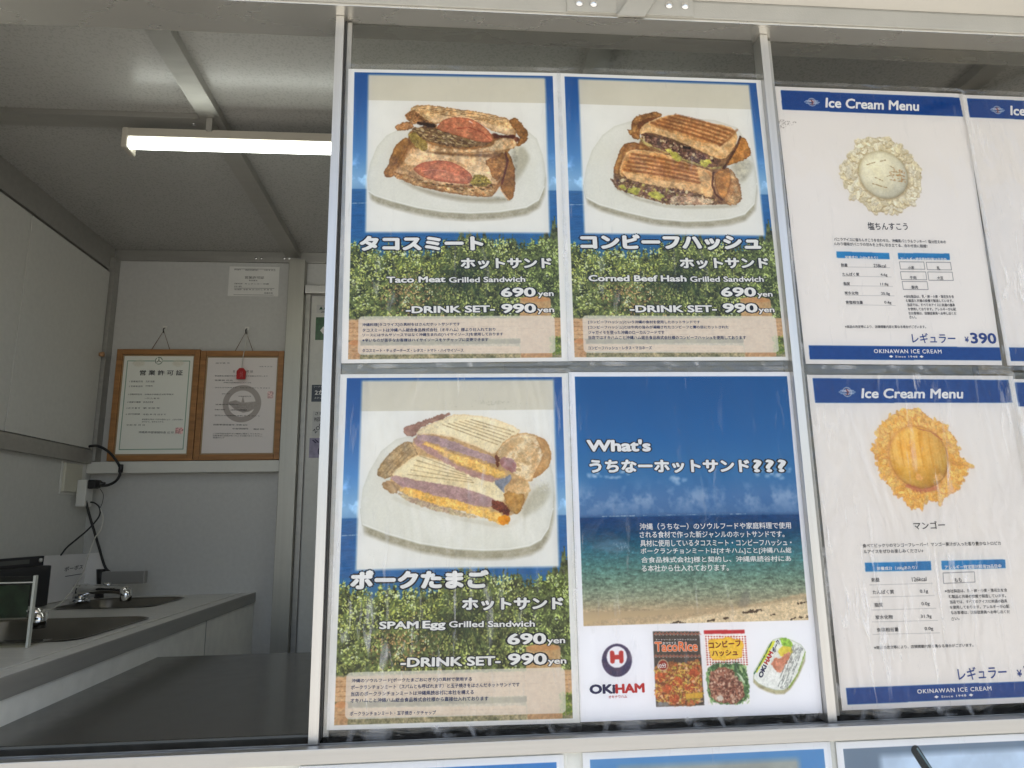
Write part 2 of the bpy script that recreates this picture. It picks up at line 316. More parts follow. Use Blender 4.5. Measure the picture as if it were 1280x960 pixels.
def print_mat(name, im, rough=0.42):
    m = bpy.data.materials.new(name); m.use_nodes = True; N = m.node_tree.nodes; L = m.node_tree.links; p = N['Principled BSDF']
    tx = N.new('ShaderNodeTexImage'); tx.image = im; tx.extension = 'EXTEND'; L.new(tx.outputs[0], p.inputs['Base Color']); p.inputs['Roughness'].default_value = rough; p.inputs['Specular IOR Level'].default_value = 0.08
    return m

# ---- poster corners in the photograph (top-left, top-right, bottom-right, bottom-left)
PC = {1: [(435.5, 86.0), (698, 91.3), (710, 451.5), (426.5, 454.2)], 2: [(698, 91.3), (951.9, 100.1), (990.2, 450.5), (710.3, 451.3)],
      3: [(425.5, 467.8), (710, 466.5), (725, 903.5), (408.1, 912.9)], 4: [(710.8, 465.2), (990.2, 464.8), (1028.4, 891.3), (725.5, 902.7)],
      5: [(968.6, 107.9), (1203.5, 117.3), (1252.7, 456.6), (1007.4, 454.8)], 7: [(1008.5, 468.5), (1266, 469.8), (1324.5, 876.6), (1052.9, 888.1)]}
PY = -0.002
def scenic(grey=0.0):
    """blue sky, sea, hedge and log fence: the common backdrop of the sandwich posters"""
    c = Canvas(); h, w = CH, CW; a = c.a; v = np.linspace(0, 1, h)[:, None]; u = np.linspace(0, 1, w)[None]
    stops = [(0, (30, 84, 150)), (0.12, (42, 98, 162)), (0.3, (84, 140, 194)), (0.40, (142, 184, 216)), (0.425, (128, 170, 205)), (0.43, (48, 104, 158)), (0.52, (36, 98, 156)), (0.62, (44, 104, 158)), (0.66, (60, 104, 140)), (1, (60, 90, 80))]
    for ch in range(3): a[..., ch] = np.interp(v[:, 0], [s[0] for s in stops], [s[1][ch] for s in stops])[:, None] / 255
    cl = np.clip((NF[3] * 0.6 + NF[2] * 0.4 - 0.52) * 3.2, 0, 1) * np.exp(-((v - 0.37) / 0.05) ** 2); a += cl[..., None] * 0.28
    wv = fbm(h, w // 6 + 1, 4, 3, 5).repeat(6, 1)[:, :w]; sea = ((v > 0.43) & (v < 0.7)); a *= np.where(sea[..., None], 1 + (wv[..., None] - 0.5) * 0.28, 1)
    c.line(c.uv([(0, 0.478), (0.09, 0.476)]), 2, (170, 190, 205), 0.8, raw=True)
    # hedge
    top = 0.625 + 0.025 * np.sin(u * 7) * 0.6 - 0.06 * np.clip((u - 0.86) / 0.14, 0, 1) * 1.6 + 0.012 * (NF[1][300][None] - 0.5) * 4 - 0.02 * np.exp(-((u - 0.6) / 0.14) ** 2)
    hm = np.clip((v - top - (NF[0] - 0.5) * 0.03) * 160, 0, 1)[..., None]
    base = np.array((84, 92, 52)) / 255 * (0.55 + 0.9 * NF[1][..., None]); a[:] = a * (1 - hm) + base * hm
    g = np.random.default_rng(3); n = 7200
    ys = np.sort(0.60 + 0.33 * g.random(n)); tp = top[0]
    for i in range(n):
        uu = g.random(); vv = ys[i]
        if vv < tp[int(uu * (w - 1))] - 0.006: continue
        br = 0.5 + 0.75 * g.random(); dark = math.exp(-((uu - 0.50) / 0.13) ** 2 - ((vv - 0.74) / 0.06) ** 2); dry = math.exp(-((uu - 0.30) / 0.10) ** 2 - ((vv - 0.80) / 0.05) ** 2)
        if uu < 0.45 and vv < 0.74: col = np.array((186, 184, 92))
        elif uu > 0.82: col = np.array((140, 150, 84))
        else: col = np.array((146, 146, 82))
        col = col * (1 - 0.62 * dark); 
        if g.random() < dry * 1.4: col = np.array((182, 138, 94))
        if g.random() < 0.20: col = col * 0.40
        if g.random() < 0.10 * (1 - dark): col = col * 1.35
        col = np.clip(col * br * 1.45 * (0.55 + 0.95 * NF[2][int(vv * (h - 1)), int(uu * (w - 1))]), 0, 238) / 255
        ang = g.random() * 3.14; L = 2.2 + 3.4 * g.random(); T = 1.1 + 1.8 * g.random(); x, y = uu * w, vv * h
        x0, x1, y0, y1 = int(max(x - L, 0)), int(min(x + L + 1, w)), int(max(y - L, 0)), int(min(y + L + 1, h))
        X, Y = np.meshgrid(np.arange(x0, x1) - x, np.arange(y0, y1) - y); ca, sa = math.cos(ang), math.sin(ang)
        d = ((X * ca + Y * sa) / L) ** 2 + ((-X * sa + Y * ca) / T) ** 2; mk = np.clip(1.4 - d * 1.4, 0, 1)[..., None]
        a[y0:y1, x0:x1] = a[y0:y1, x0:x1] * (1 - mk) + col * mk
    for i in range(60):                                  # dark palm fronds in the middle of the hedge
        x0 = 0.44 + 0.2 * g.random(); y0 = 0.66 + 0.10 * g.random(); an = g.random() * 6.28; l = 0.05 + 0.07 * g.random()
        P = [(x0 + l * t * math.cos(an), y0 + l * 0.7 * t * math.sin(an) + 0.05 * t * t) for t in (0, .3, .6, 1)]
        c.line(c.uv(P), 2.4, [(34, 44, 30), (70, 84, 52), (46, 60, 36)][i % 3], 0.8, raw=True)
    # log fence: rail, lower rail, posts, ground behind
    def logr(P, c1, c2, n=9):
        c.fill(c.uv(P), c1, c2, edge=1.2, tex=0.10, raw=True)
        P = np.array(P); 
        for i in range(n):
            t = (i + 1) / (n + 1); p = P[0] * (1 - t) + P[3] * t; q = P[1] * (1 - t) + P[2] * t
            c.line(c.uv([p, (p + q) / 2 + (0, 0.002 * math.sin(i * 3)), q]), 1.6, (138, 84, 42) if i % 2 else (222, 172, 118), 0.6, raw=True, gate=0.35)
    c.fill(c.uv([(0, .868), (1, .868), (1, 1), (0, 1)]), (120, 118, 84), (186, 170, 132), edge=2, tex=0.2, k=1, raw=True)
    logr([(0, .872), (1, .868), (1, .935), (0, .938)], (196, 156, 112), (214, 178, 134)); c.fill(c.uv([(0, .94), (1, .937), (1, .952), (0, .955)]), (54, 52, 30), (96, 96, 50), edge=2, raw=True)
    logr([(0.03, .955), (0.80, .962), (0.80, .985), (0.03, .98)], (206, 164, 116), (222, 184, 140), 4)
    for x0, x1, y0 in ((0.0, 0.055, .94), (0.805, 0.955, .80)):
        logr([(x0, y0 + .006), ((x0 + x1) / 2, y0 - 0.006), (x1, y0 + .01), (x1, 1)][:1] + [(x1, y0 + .006), (x1, 1), (x0, 1)], (184, 142, 100), (204, 166, 122), 3)
        c.ell((x0 + x1) / 2 * w, (y0 + .006) * h, (x1 - x0) / 2 * w, 9, 0, (208, 154, 104), (194, 138, 90), raw=True)
    for i in range(120):                                 # leaves in the corners by the fence
        x = 0.945 + 0.05 * g.random(); y = 0.93 + 0.06 * g.random(); c.ell(x * w, y * h, 4, 1.6, g.random() * 3, (90, 116, 40) if i % 3 else (170, 176, 80), raw=True)
    a[int(.58 * h):] = 0.35 * a[int(.58 * h):] + 0.65 * boxblur(a[int(.58 * h):], 1); g_ = a[int(.6 * h):int(.87 * h)]; g_ *= np.array([1.0, 1.03, .98])
    return c
SCENIC = scenic().a
def poster_base(k, cornerphoto, cap=True):
    c = Canvas(PC[k] if k in PC else PC[1])
    mx, my0, my1 = 20, 12, 978
    inner = SCENIC[(np.linspace(0, CH - 1, my1 - my0)).astype(int)][:, (np.linspace(0, CW - 1, CW - 2 * mx)).astype(int)]
    c.a[my0:my1, mx:CW - mx] = inner
    if cornerphoto is not None:                          # white photo panel with feathered sides
        x0, x1, y0, y1 = cornerphoto; m = np.zeros((CH, CW)); m[int(y0 * CH):int(y1 * CH), int(x0 * CW):int(x1 * CW)] = 1; m = boxblur(m, 4)[..., None]
        pc = np.ones((CH, CW, 3)) * np.array((236, 234, 226)) / 255; yb = int((y0 + (y1 - y0) * 0.168) * CH); pc[:yb] = np.array((214, 208, 190)) / 255; pc *= (1 + 0.02 * (NF[3][..., None] - .5))
        c.a[:] = c.a * (1 - m) + pc * m
    if cap:
        x0, x1, y0, y1 = 0.068, 0.945, 0.852, 0.974; r = 14
        X, Y = np.meshgrid(np.arange(CW), np.arange(CH)); dx = np.maximum(np.maximum(x0 * CW + r - X, X - x1 * CW + r), 0); dy = np.maximum(np.maximum(y0 * CH + r - Y, Y - y1 * CH + r), 0)
        m = np.clip(r - np.hypot(dx, dy), 0, 1)[..., None] * 0.72; c.a[:] = c.a * (1 - m) + np.array((232, 226, 216)) / 255 * m
    return c
def plate(c, P, shadow=30):
    P = np.array(P, float); cen = P.mean(0)
    c.fill(cen + (P - cen) * 0.99 + np.array([8, shadow]), (150, 142, 116), (176, 168, 144), edge=0, soft=6, alpha=0.85)
    c.fill(P, (226, 224, 212), (232, 230, 220), edge=0, soft=1, tex=0.015, k=3, rim=(212, 210, 196), rimw=9)
    b = P[(P[:, 1] > cen[1] + 60)]; b = b[np.argsort(b[:, 0])]; c.line(b - np.array([0, 10]), 3, (246, 245, 238), 0.7, edge=0, soft=3); c.line(b, 1.5, (186, 182, 160), 0.8, edge=0, soft=2)
def stripes(c, a0, a1, b0, b1, n, wd, col, alpha=0.8, soft=3, gate=0.0, bow=0):
    """grill marks: n lines between edge a0-a1 (left ends) and b0-b1 (right ends)"""
    for i in range(n):
        t = i / max(n - 1, 1); p = np.array(a0) * (1 - t) + np.array(a1) * t; q = np.array(b0) * (1 - t) + np.array(b1) * t
        mid = (p + q) / 2 + np.array([0, -bow]); c.line([p, p * .5 + mid * .5 + np.array([0, -bow * .25]), mid, mid * .5 + q * .5 + np.array([0, -bow * .25]), q], wd, col, alpha, edge=min(1.4, wd * .22), soft=soft, gate=gate)
# --- poster 1: taco meat
c1 = poster_base(1, (0.093, 0.935, 0.021, 0.578)); c1.zoom(455, 120, 5.3333)
plate(c1, [(30, 650), (18, 560), (40, 450), (85, 340), (150, 265), (230, 228), (420, 200), (700, 190), (950, 215), (1090, 240), (1150, 290), (1190, 400), (1207, 520), (1200, 620), (1165, 705), (1080, 755), (900, 785), (700, 795), (520, 785), (350, 757), (180, 712), (70, 676)], 46)
c1.fill([(980, 350), (1060, 340), (1110, 420), (1050, 520), (1000, 600), (980, 500)], (176, 170, 146), soft=7, edge=2, alpha=0.7)
c1.fill([(180, 540), (400, 630), (700, 690), (900, 680), (1000, 700), (900, 720), (650, 715), (400, 660)], (150, 140, 112), soft=6, alpha=0.6)
c1.fill([(190, 505), (215, 440), (290, 300), (300, 230), (500, 200), (860, 260), (1020, 300), (940, 400), (1000, 480), (1000, 600), (960, 660), (905, 600), (870, 655), (830, 685), (560, 655), (300, 592)], (176, 130, 78), (140, 96, 54), edge=1, soft=2)
c1.fill([(125, 515), (160, 470), (175, 400), (210, 330), (275, 275), (305, 300), (275, 380), (240, 440), (215, 500), (190, 545), (145, 550)], (176, 128, 72), (140, 96, 50), rim=(112, 70, 34), rimw=4, edge=2)
c1.fill([(190, 500), (240, 470), (300, 345), (400, 362), (560, 380), (760, 385), (935, 362), (955, 400), (940, 480), (905, 560), (870, 610), (800, 600), (600, 610), (360, 580), (200, 540)], (234, 208, 166), (208, 166, 116), rim=(156, 110, 62), rimw=7, edge=2, k=2, tex=.12)
c1.fill([(260, 440), (320, 380), (470, 395), (640, 410), (800, 430), (840, 520), (720, 500), (600, 425), (480, 425), (380, 440), (320, 490)], (240, 216, 176), (222, 186, 140), edge=3, alpha=.85)
c1.fill([(190, 505), (260, 530), (370, 560), (470, 600), (600, 620), (740, 615), (880, 590), (872, 655), (830, 685), (700, 672), (560, 655), (420, 625), (300, 592), (200, 548)], (216, 182, 130), (160, 112, 62), rim=(122, 80, 44), rimw=4, edge=3, tex=.16, k=1)
c1.scatter([(360, 560), (480, 590), (700, 600), (860, 590), (840, 640), (650, 640), (420, 610)], 70, [(100, 78, 40), (220, 196, 150), (146, 120, 62), (84, 60, 36)], 2, 6, 1, .5, ang=.1)
c1.fill([(322, 492), (380, 450), (480, 434), (580, 443), (660, 488), (722, 540), (700, 597), (600, 590), (480, 575), (385, 545), (345, 518)], (204, 136, 98), (188, 112, 80), rim=(160, 80, 54), rimw=4, edge=1)
c1.fill([(370, 515), (450, 500), (560, 500), (640, 530), (700, 580), (600, 582), (480, 560), (400, 535)], (214, 152, 116), (200, 128, 96), edge=1, rim=(160, 82, 58), rimw=2); c1.line([(380, 505), (460, 498), (540, 505)], 3, (244, 170, 140), .7)
c1.fill([(700, 595), (735, 530), (790, 535), (855, 585), (800, 612), (730, 608)], (160, 142, 62), (110, 92, 40), edge=4, tex=.2); c1.scatter([(700, 595), (735, 530), (790, 535), (855, 585), (730, 608)], 24, [(206, 196, 110), (80, 66, 30)], 2, 5, 2, .4)
c1.fill([(800, 440), (850, 420), (935, 370), (945, 470), (885, 585), (850, 550), (835, 500)], (190, 142, 82), (148, 100, 54), edge=3, tex=.14, rim=(120, 76, 40), rimw=3)
c1.fill([(930, 362), (972, 400), (1000, 480), (1005, 590), (992, 690), (960, 707), (940, 670), (905, 630), (915, 560), (945, 480)], (172, 124, 66), (150, 100, 50), edge=2, rim=(104, 64, 32), rimw=4); c1.line([(940, 390), (955, 440), (935, 520), (915, 590)], 7, (96, 50, 36), .8); c1.line([(905, 630), (940, 680), (962, 700)], 4, (232, 190, 140), .8)
c1.fill([(360, 370), (560, 385), (760, 395), (930, 375), (900, 420), (760, 415), (520, 400)], (112, 76, 44), soft=3, alpha=.75, edge=2)
c1.fill([(300, 250), (345, 285), (430, 325), (560, 355), (700, 362), (850, 340), (870, 300), (930, 280), (1005, 285), (1022, 345), (900, 380), (740, 390), (520, 385), (400, 376), (320, 320)], (232, 206, 164), (200, 158, 110), rim=(146, 104, 60), rimw=4, edge=3, tex=.12)
c1.fill([(310, 215), (420, 205), (500, 225), (620, 275), (800, 298), (852, 310), (820, 338), (680, 350), (540, 340), (440, 312), (335, 268)], (138, 108, 76), (92, 66, 44), edge=4, tex=.2)
c1.scatter([(320, 225), (430, 215), (620, 280), (800, 305), (680, 345), (440, 305)], 190, [(188, 164, 118), (92, 66, 44), (156, 132, 82), (214, 196, 156), (122, 92, 62)], 3, 9, 3, .35, ang=.35)
c1.fill([(300, 250), (335, 245), (400, 295), (432, 340), (392, 378), (330, 330), (296, 290)], (180, 156, 84), (134, 112, 52), edge=4, tex=.2); 
c1.fill([(268, 130), (345, 60), (480, 68), (620, 92), (760, 108), (960, 152), (1000, 200), (1015, 282), (960, 268), (862, 242), (760, 182), (640, 148), (550, 152), (482, 200), (400, 184), (330, 192), (290, 168)], (236, 206, 156), (204, 160, 106), rim=(150, 102, 58), rimw=5, edge=3, tex=.14, k=1)
c1.fill([(420, 150), (560, 130), (700, 140), (860, 200), (990, 225), (1000, 275), (860, 240), (760, 180), (640, 146), (550, 150), (470, 190)], (242, 218, 178), (226, 190, 146), edge=3, alpha=.8, soft=2)
stripes(c1, (360, 70), (400, 112), (950, 158), (860, 176), 4, 2.6, (112, 72, 38), .7, 2, .5)
c1.fill([(262, 132), (330, 88), (372, 130), (420, 170), (484, 192), (470, 218), (400, 202), (340, 182), (285, 160)], (92, 56, 32), (170, 120, 72), edge=4, tex=.25, alpha=.9); c1.fill([(345, 172), (480, 190), (476, 218), (400, 206), (345, 195)], (44, 28, 22), edge=3, soft=2)
c1.fill([(204, 205), (268, 174), (322, 182), (332, 215), (282, 236), (214, 238)], (190, 140, 92), (140, 92, 52), edge=3, tex=.15, rim=(110, 70, 36), rimw=3)
c1.fill([(478, 215), (520, 165), (600, 143), (700, 152), (780, 193), (842, 255), (862, 302), (820, 318), (720, 302), (600, 262), (500, 232)], (206, 138, 98), (190, 114, 80), rim=(156, 78, 52), rimw=4, edge=1); c1.line([(620, 222), (700, 215), (790, 250), (840, 300)], 3, (160, 66, 46), .8); c1.line([(700, 172), (718, 184)], 4, (250, 220, 200), .9)
c1.fill([(848, 252), (940, 268), (1010, 268), (1010, 292), (920, 284), (862, 290)], (88, 42, 28), edge=3, soft=2)
c1.fill([(955, 160), (1010, 150), (1052, 190), (1092, 250), (1085, 300), (1032, 347), (1008, 330), (1040, 290), (1000, 230), (975, 195)], (176, 124, 70), (136, 90, 46), rim=(100, 62, 30), rimw=4, edge=3, tex=.15); c1.ell(*c1.m([(1015, 296)])[0], 9, 9, 0, (92, 48, 30), (150, 92, 60), raw=True)
c1.grit([(130, 530), (200, 330), (210, 200), (345, 55), (760, 100), (1095, 240), (1030, 350), (1005, 590), (960, 707), (830, 690), (300, 600)], .34)
# --- poster 2: corned beef hash
c2 = poster_base(2, (0.095, 0.935, 0.021, 0.578)); c2.zoom(725, 125, 5.3333)
plate(c2, [(40, 650), (22, 560), (40, 450), (80, 330), (150, 230), (230, 170), (330, 140), (600, 110), (900, 130), (1050, 180), (1130, 300), (1165, 430), (1178, 560), (1165, 690), (1100, 760), (1000, 790), (860, 805), (700, 808), (500, 790), (300, 745), (130, 697)], 40)
c2.fill([(1000, 420), (1130, 380), (1160, 450), (1080, 560), (1040, 500)], (176, 170, 146), soft=7, edge=2, alpha=.6)
c2.fill([(200, 560), (400, 650), (600, 700), (900, 700), (1080, 690), (1000, 715), (600, 715), (350, 650)], (160, 150, 120), soft=5, alpha=.6)
c2.fill([(215, 530), (250, 400), (300, 320), (400, 290), (420, 200), (700, 150), (1040, 250), (1050, 380), (960, 450), (1040, 520), (1070, 640), (1000, 690), (900, 690), (600, 692), (330, 620)], (170, 128, 82), (120, 86, 56), edge=1, soft=2)
c2.fill([(240, 400), (280, 300), (340, 272), (430, 290), (480, 330), (380, 330), (300, 370), (262, 440), (262, 500), (220, 480)], (196, 146, 84), (136, 88, 46), rim=(96, 56, 26), rimw=4, edge=2)
c2.fill([(262, 480), (300, 350), (350, 325), (470, 330), (620, 370), (780, 440), (895, 470), (900, 560), (880, 650), (820, 640), (640, 600), (420, 550), (280, 510)], (230, 184, 122), (206, 150, 88), rim=(236, 202, 150), rimw=6, edge=2, tex=.1, k=2)
c2.fill([(275, 460), (330, 530), (520, 570), (760, 600), (830, 640), (880, 640), (892, 560), (860, 480), (800, 450), (810, 560), (600, 540), (400, 500)], (236, 202, 150), (222, 180, 124), edge=2, alpha=.8, soft=2)
stripes(c2, (350, 355), (300, 460), (770, 440), (800, 545), 5, 9, (142, 84, 42), .85, 7, 0, 8)
c2.fill([(195, 520), (240, 520), (290, 500), (330, 530), (520, 570), (700, 590), (860, 640), (955, 668), (900, 690), (600, 692), (480, 655), (330, 620), (250, 585)], (150, 118, 76), (104, 74, 52), edge=5, tex=.3)
c2.scatter([(215, 530), (300, 520), (520, 580), (700, 600), (900, 660), (600, 685), (330, 615)], 200, [(122, 82, 68), (176, 140, 112), (196, 186, 100), (90, 60, 48), (226, 212, 170), (156, 118, 100)], 2, 7, 5, .6)
for q in ([(310, 590), (370, 570), (410, 600), (380, 630), (320, 610)], [(460, 610), (520, 600), (570, 630), (540, 660), (470, 640)], [(260, 560), (300, 560), (320, 590), (280, 590)]): c2.fill(q, (204, 198, 96), (170, 166, 62), edge=4, tex=.15)
c2.fill([(600, 640), (700, 630), (860, 650), (920, 680), (760, 690), (620, 690)], (226, 204, 168), (180, 140, 110), edge=4, tex=.2)
c2.fill([(898, 480), (950, 460), (1000, 440), (1010, 540), (975, 640), (955, 655), (915, 600)], (206, 152, 84), (180, 122, 62), rim=(128, 80, 36), rimw=3, edge=2); c2.fill([(1000, 440), (1045, 500), (1075, 580), (1080, 660), (1040, 698), (970, 690), (985, 620), (1010, 540)], (214, 178, 128), (176, 126, 76), rim=(134, 88, 46), rimw=4, edge=3, tex=.12)
c2.line([(892, 480), (885, 560), (905, 620), (950, 660)], 7, (84, 48, 28), .85)
c2.fill([(316, 195), (345, 200), (342, 130), (400, 95), (500, 72), (555, 95), (520, 120), (440, 150), (410, 190), (400, 250), (370, 265), (345, 235)], (200, 150, 88), (132, 84, 44), rim=(96, 56, 28), rimw=4, edge=3, tex=.14); c2.fill([(380, 150), (440, 120), (530, 100), (470, 140), (420, 165), (395, 215)], (124, 76, 44), edge=3, soft=2)
c2.fill([(395, 250), (410, 240), (600, 330), (720, 380), (880, 440), (955, 440), (1060, 400), (1040, 360), (980, 400), (945, 460), (850, 450), (700, 405), (560, 345), (430, 290)], (204, 190, 120), (170, 150, 90), edge=3, tex=.15, rim=(140, 104, 60), rimw=3)
c2.fill([(400, 225), (440, 205), (600, 250), (760, 320), (900, 380), (960, 390), (900, 455), (740, 400), (600, 350), (440, 280)], (132, 96, 66), (88, 60, 46), edge=4, tex=.3)
c2.scatter([(410, 230), (600, 260), (900, 385), (880, 440), (700, 395), (430, 275)], 190, [(128, 88, 76), (170, 132, 110), (92, 60, 52), (214, 194, 150), (60, 36, 34), (146, 106, 90)], 2, 7, 8, .6)
for q in ([(600, 330), (650, 345), (695, 380), (670, 410), (620, 390)], [(800, 400), (850, 385), (890, 410), (850, 440), (810, 430)], [(570, 320), (610, 320), (620, 350), (590, 350)]): c2.fill(q, (210, 202, 104), (178, 170, 70), edge=4, tex=.15)
c2.fill([(680, 300), (745, 310), (740, 325), (690, 320)], (30, 18, 18), edge=3)
c2.fill([(405, 230), (400, 190), (440, 150), (560, 105), (650, 92), (760, 125), (920, 158), (1030, 180), (1055, 250), (1040, 290), (1000, 350), (960, 392), (890, 375), (760, 310), (600, 245), (450, 205)], (232, 186, 122), (206, 148, 86), rim=(236, 202, 150), rimw=6, edge=2, tex=.1, k=2)
c2.fill([(410, 225), (420, 175), (450, 160), (600, 210), (780, 270), (930, 300), (1050, 240), (1040, 290), (985, 370), (900, 372), (760, 308), (600, 245), (450, 206)], (240, 208, 158), (222, 176, 116), edge=2, alpha=.85, soft=2)
stripes(c2, (640, 98), (480, 150), (1020, 205), (940, 290), 5, 9, (138, 80, 40), .85, 7, 0, 6); c2.line([(1050, 195), (1000, 250), (935, 300)], 6, (130, 74, 36), .7, soft=6)
c2.fill([(1060, 240), (1110, 250), (1138, 330), (1140, 370), (1080, 400), (1000, 430), (960, 440), (1010, 370), (1050, 310)], (206, 148, 78), (176, 116, 54), rim=(120, 70, 30), rimw=4, edge=3); c2.line([(1070, 240), (1050, 300), (1010, 370), (960, 450)], 8, (84, 50, 32), .85)
c2.grit([(190, 530), (240, 300), (340, 120), (520, 70), (700, 90), (1140, 250), (1140, 390), (1080, 690), (560, 700), (300, 620)], .34)
# --- poster 3: pork and egg
c3 = poster_base(3, (0.093, 0.935, 0.021, 0.578)); c3.zoom(440, 500, 4.7407)
plate(c3, [(60, 740), (48, 640), (62, 520), (100, 420), (170, 300), (260, 230), (380, 200), (700, 150), (1000, 200), (1120, 280), (1180, 380), (1195, 520), (1190, 650), (1165, 760), (1120, 830), (1050, 868), (930, 890), (780, 897), (600, 888), (400, 855), (200, 795)], 52)
c3.fill([(1000, 640), (1080, 520), (1160, 480), (1180, 560), (1100, 650), (1000, 700)], (186, 180, 156), soft=8, edge=2, alpha=.7)
c3.fill([(200, 560), (500, 670), (800, 730), (950, 740), (1000, 700), (900, 760), (600, 700), (300, 610)], (170, 160, 130), soft=6, alpha=.5)
c3.fill([(215, 500), (230, 450), (330, 330), (360, 240), (400, 180), (900, 260), (1000, 380), (1060, 520), (1010, 640), (930, 690), (900, 700), (640, 655), (380, 600)], (214, 182, 130), (180, 144, 100), edge=1, soft=2)
c3.fill([(140, 440), (160, 390), (230, 300), (340, 230), (400, 330), (330, 360), (280, 420), (200, 470)], (206, 180, 136), (168, 138, 96), rim=(136, 108, 74), rimw=6, edge=2, tex=.12)
stripes(c3, (180, 430), (240, 440), (330, 260), (370, 320), 4, 3, (150, 124, 90), .7, 3)
c3.fill([(215, 450), (300, 380), (380, 320), (500, 350), (700, 420), (850, 480), (905, 540), (900, 610), (800, 600), (600, 540), (400, 480)], (244, 232, 194), (232, 214, 170), rim=(226, 196, 146), rimw=5, edge=2, k=2)
stripes(c3, (400, 330), (330, 440), (660, 430), (720, 490), 5, 2.6, (168, 144, 104), .75, 3)
c3.fill([(165, 490), (230, 470), (270, 530), (260, 560), (200, 535)], (206, 180, 140), (176, 140, 100), rim=(150, 116, 80), rimw=4, edge=3)
c3.fill([(220, 455), (260, 445), (400, 480), (560, 500), (720, 540), (860, 590), (830, 640), (700, 625), (520, 580), (300, 520)], (188, 156, 150), (170, 138, 138), rim=(186, 150, 140), rimw=3, edge=2, tex=.08)
c3.fill([(270, 520), (330, 515), (480, 560), (640, 600), (780, 640), (900, 680), (930, 700), (915, 740), (870, 735), (760, 690), (600, 650), (440, 605), (320, 560)], (246, 208, 122), (236, 184, 90), rim=(226, 184, 116), rimw=3, edge=4, tex=.12)
c3.fill([(265, 540), (330, 565), (480, 620), (640, 660), (760, 695), (700, 705), (540, 670), (380, 620), (280, 575)], (214, 200, 160), (176, 150, 130), edge=3, tex=.12)
c3.fill([(820, 590), (880, 600), (935, 650), (925, 690), (870, 660), (830, 640)], (132, 66, 44), (100, 48, 40), edge=4, tex=.2); c3.fill([(860, 690), (930, 680), (935, 720), (890, 745), (865, 725)], (240, 174, 44), (222, 140, 28), edge=2)
c3.fill([(900, 540), (1030, 545), (1000, 660), (975, 685), (930, 650), (905, 600)], (206, 164, 96), (180, 134, 70), edge=3, rim=(140, 96, 50), rimw=4)
c3.fill([(345, 235), (380, 215), (500, 300), (620, 390), (760, 430), (900, 470), (830, 492), (700, 450), (560, 380), (440, 315)], (192, 156, 146), (176, 138, 130), edge=3, rim=(196, 160, 130), rimw=3)
c3.fill([(400, 258), (450, 250), (540, 290), (640, 330), (720, 350), (820, 390), (920, 440), (880, 470), (800, 440), (720, 415), (620, 375), (540, 320), (470, 285)], (248, 214, 132), (238, 190, 100), edge=4, tex=.1, rim=(214, 162, 80), rimw=3)
c3.fill([(380, 205), (440, 205), (560, 230), (700, 290), (850, 340), (860, 390), (740, 345), (600, 300), (460, 245), (385, 235)], (188, 160, 156), (168, 140, 142), edge=3, tex=.07)
c3.fill([(375, 185), (440, 150), (590, 85), (700, 85), (840, 110), (950, 150), (1010, 190), (920, 240), (870, 300), (840, 325), (740, 280), (600, 225), (470, 200), (385, 205)], (246, 235, 200), (236, 220, 180), rim=(226, 194, 148), rimw=5, edge=2, k=2)
stripes(c3, (700, 115), (535, 145), (960, 190), (860, 265), 6, 2.6, (166, 138, 96), .8, 3)
c3.fill([(300, 175), (310, 160), (560, 72), (590, 88), (400, 160), (372, 212), (320, 215)], (176, 138, 118), (150, 110, 94), rim=(130, 92, 74), rimw=3, edge=3)
c3.fill([(845, 320), (900, 240), (1000, 190), (1080, 205), (1150, 235), (1182, 310), (1175, 380), (1120, 440), (1040, 490), (980, 460), (900, 400), (860, 380)], (238, 220, 182), (212, 176, 124), rim=(176, 128, 72), rimw=7, edge=3, tex=.12, k=2)
c3.fill([(1080, 210), (1150, 235), (1182, 310), (1175, 380), (1120, 440), (1060, 470), (1100, 400), (1130, 330), (1110, 270)], (206, 160, 98), (176, 126, 66), edge=2, rim=(150, 100, 50), rimw=3, alpha=.8)
c3.fill([(870, 330), (900, 260), (980, 215), (1030, 230), (960, 280), (920, 330), (900, 370)], (206, 170, 116), (176, 136, 84), edge=3, alpha=.6, soft=3)
c3.scatter([(880, 290), (1000, 220), (1100, 250), (1140, 330), (1060, 440), (960, 420)], 26, [(250, 240, 214), (182, 140, 86), (222, 192, 140), (160, 128, 80)], 4, 10, 4, .6, alpha=.45)
c3.fill([(870, 345), (950, 340), (980, 400), (960, 440), (890, 400)], (182, 146, 146), (160, 110, 106), edge=4); c3.fill([(845, 325), (865, 330), (875, 400), (850, 395)], (110, 56, 34), edge=3)
c3.fill([(835, 480), (900, 465), (940, 435), (945, 470), (900, 520), (905, 560), (870, 520)], (128, 136, 152), (146, 150, 160), edge=2); c3.fill([(910, 540), (960, 490), (1040, 500), (1060, 540), (1000, 560)], (232, 206, 160), (206, 168, 116), edge=4)
c3.scatter([(480, 20), (960, 0), (1120, 40), (900, 60), (600, 40)], 60, [(196, 194, 176), (176, 172, 150)], 1, 3, 6, .4, alpha=.5); c3.scatter([(700, 0), (940, 10), (820, 34)], 60, [(176, 172, 148)], 1, 4, 16, .3, alpha=.4)
c3.scatter([(1060, 500), (1160, 460), (1170, 530), (1090, 550)], 60, [(236, 236, 236), (190, 186, 190)], 1, 4, 7, .2, alpha=.6)
c3.grit([(140, 440), (300, 170), (580, 75), (900, 120), (1182, 310), (1060, 520), (930, 740), (700, 705), (165, 490)], .18)
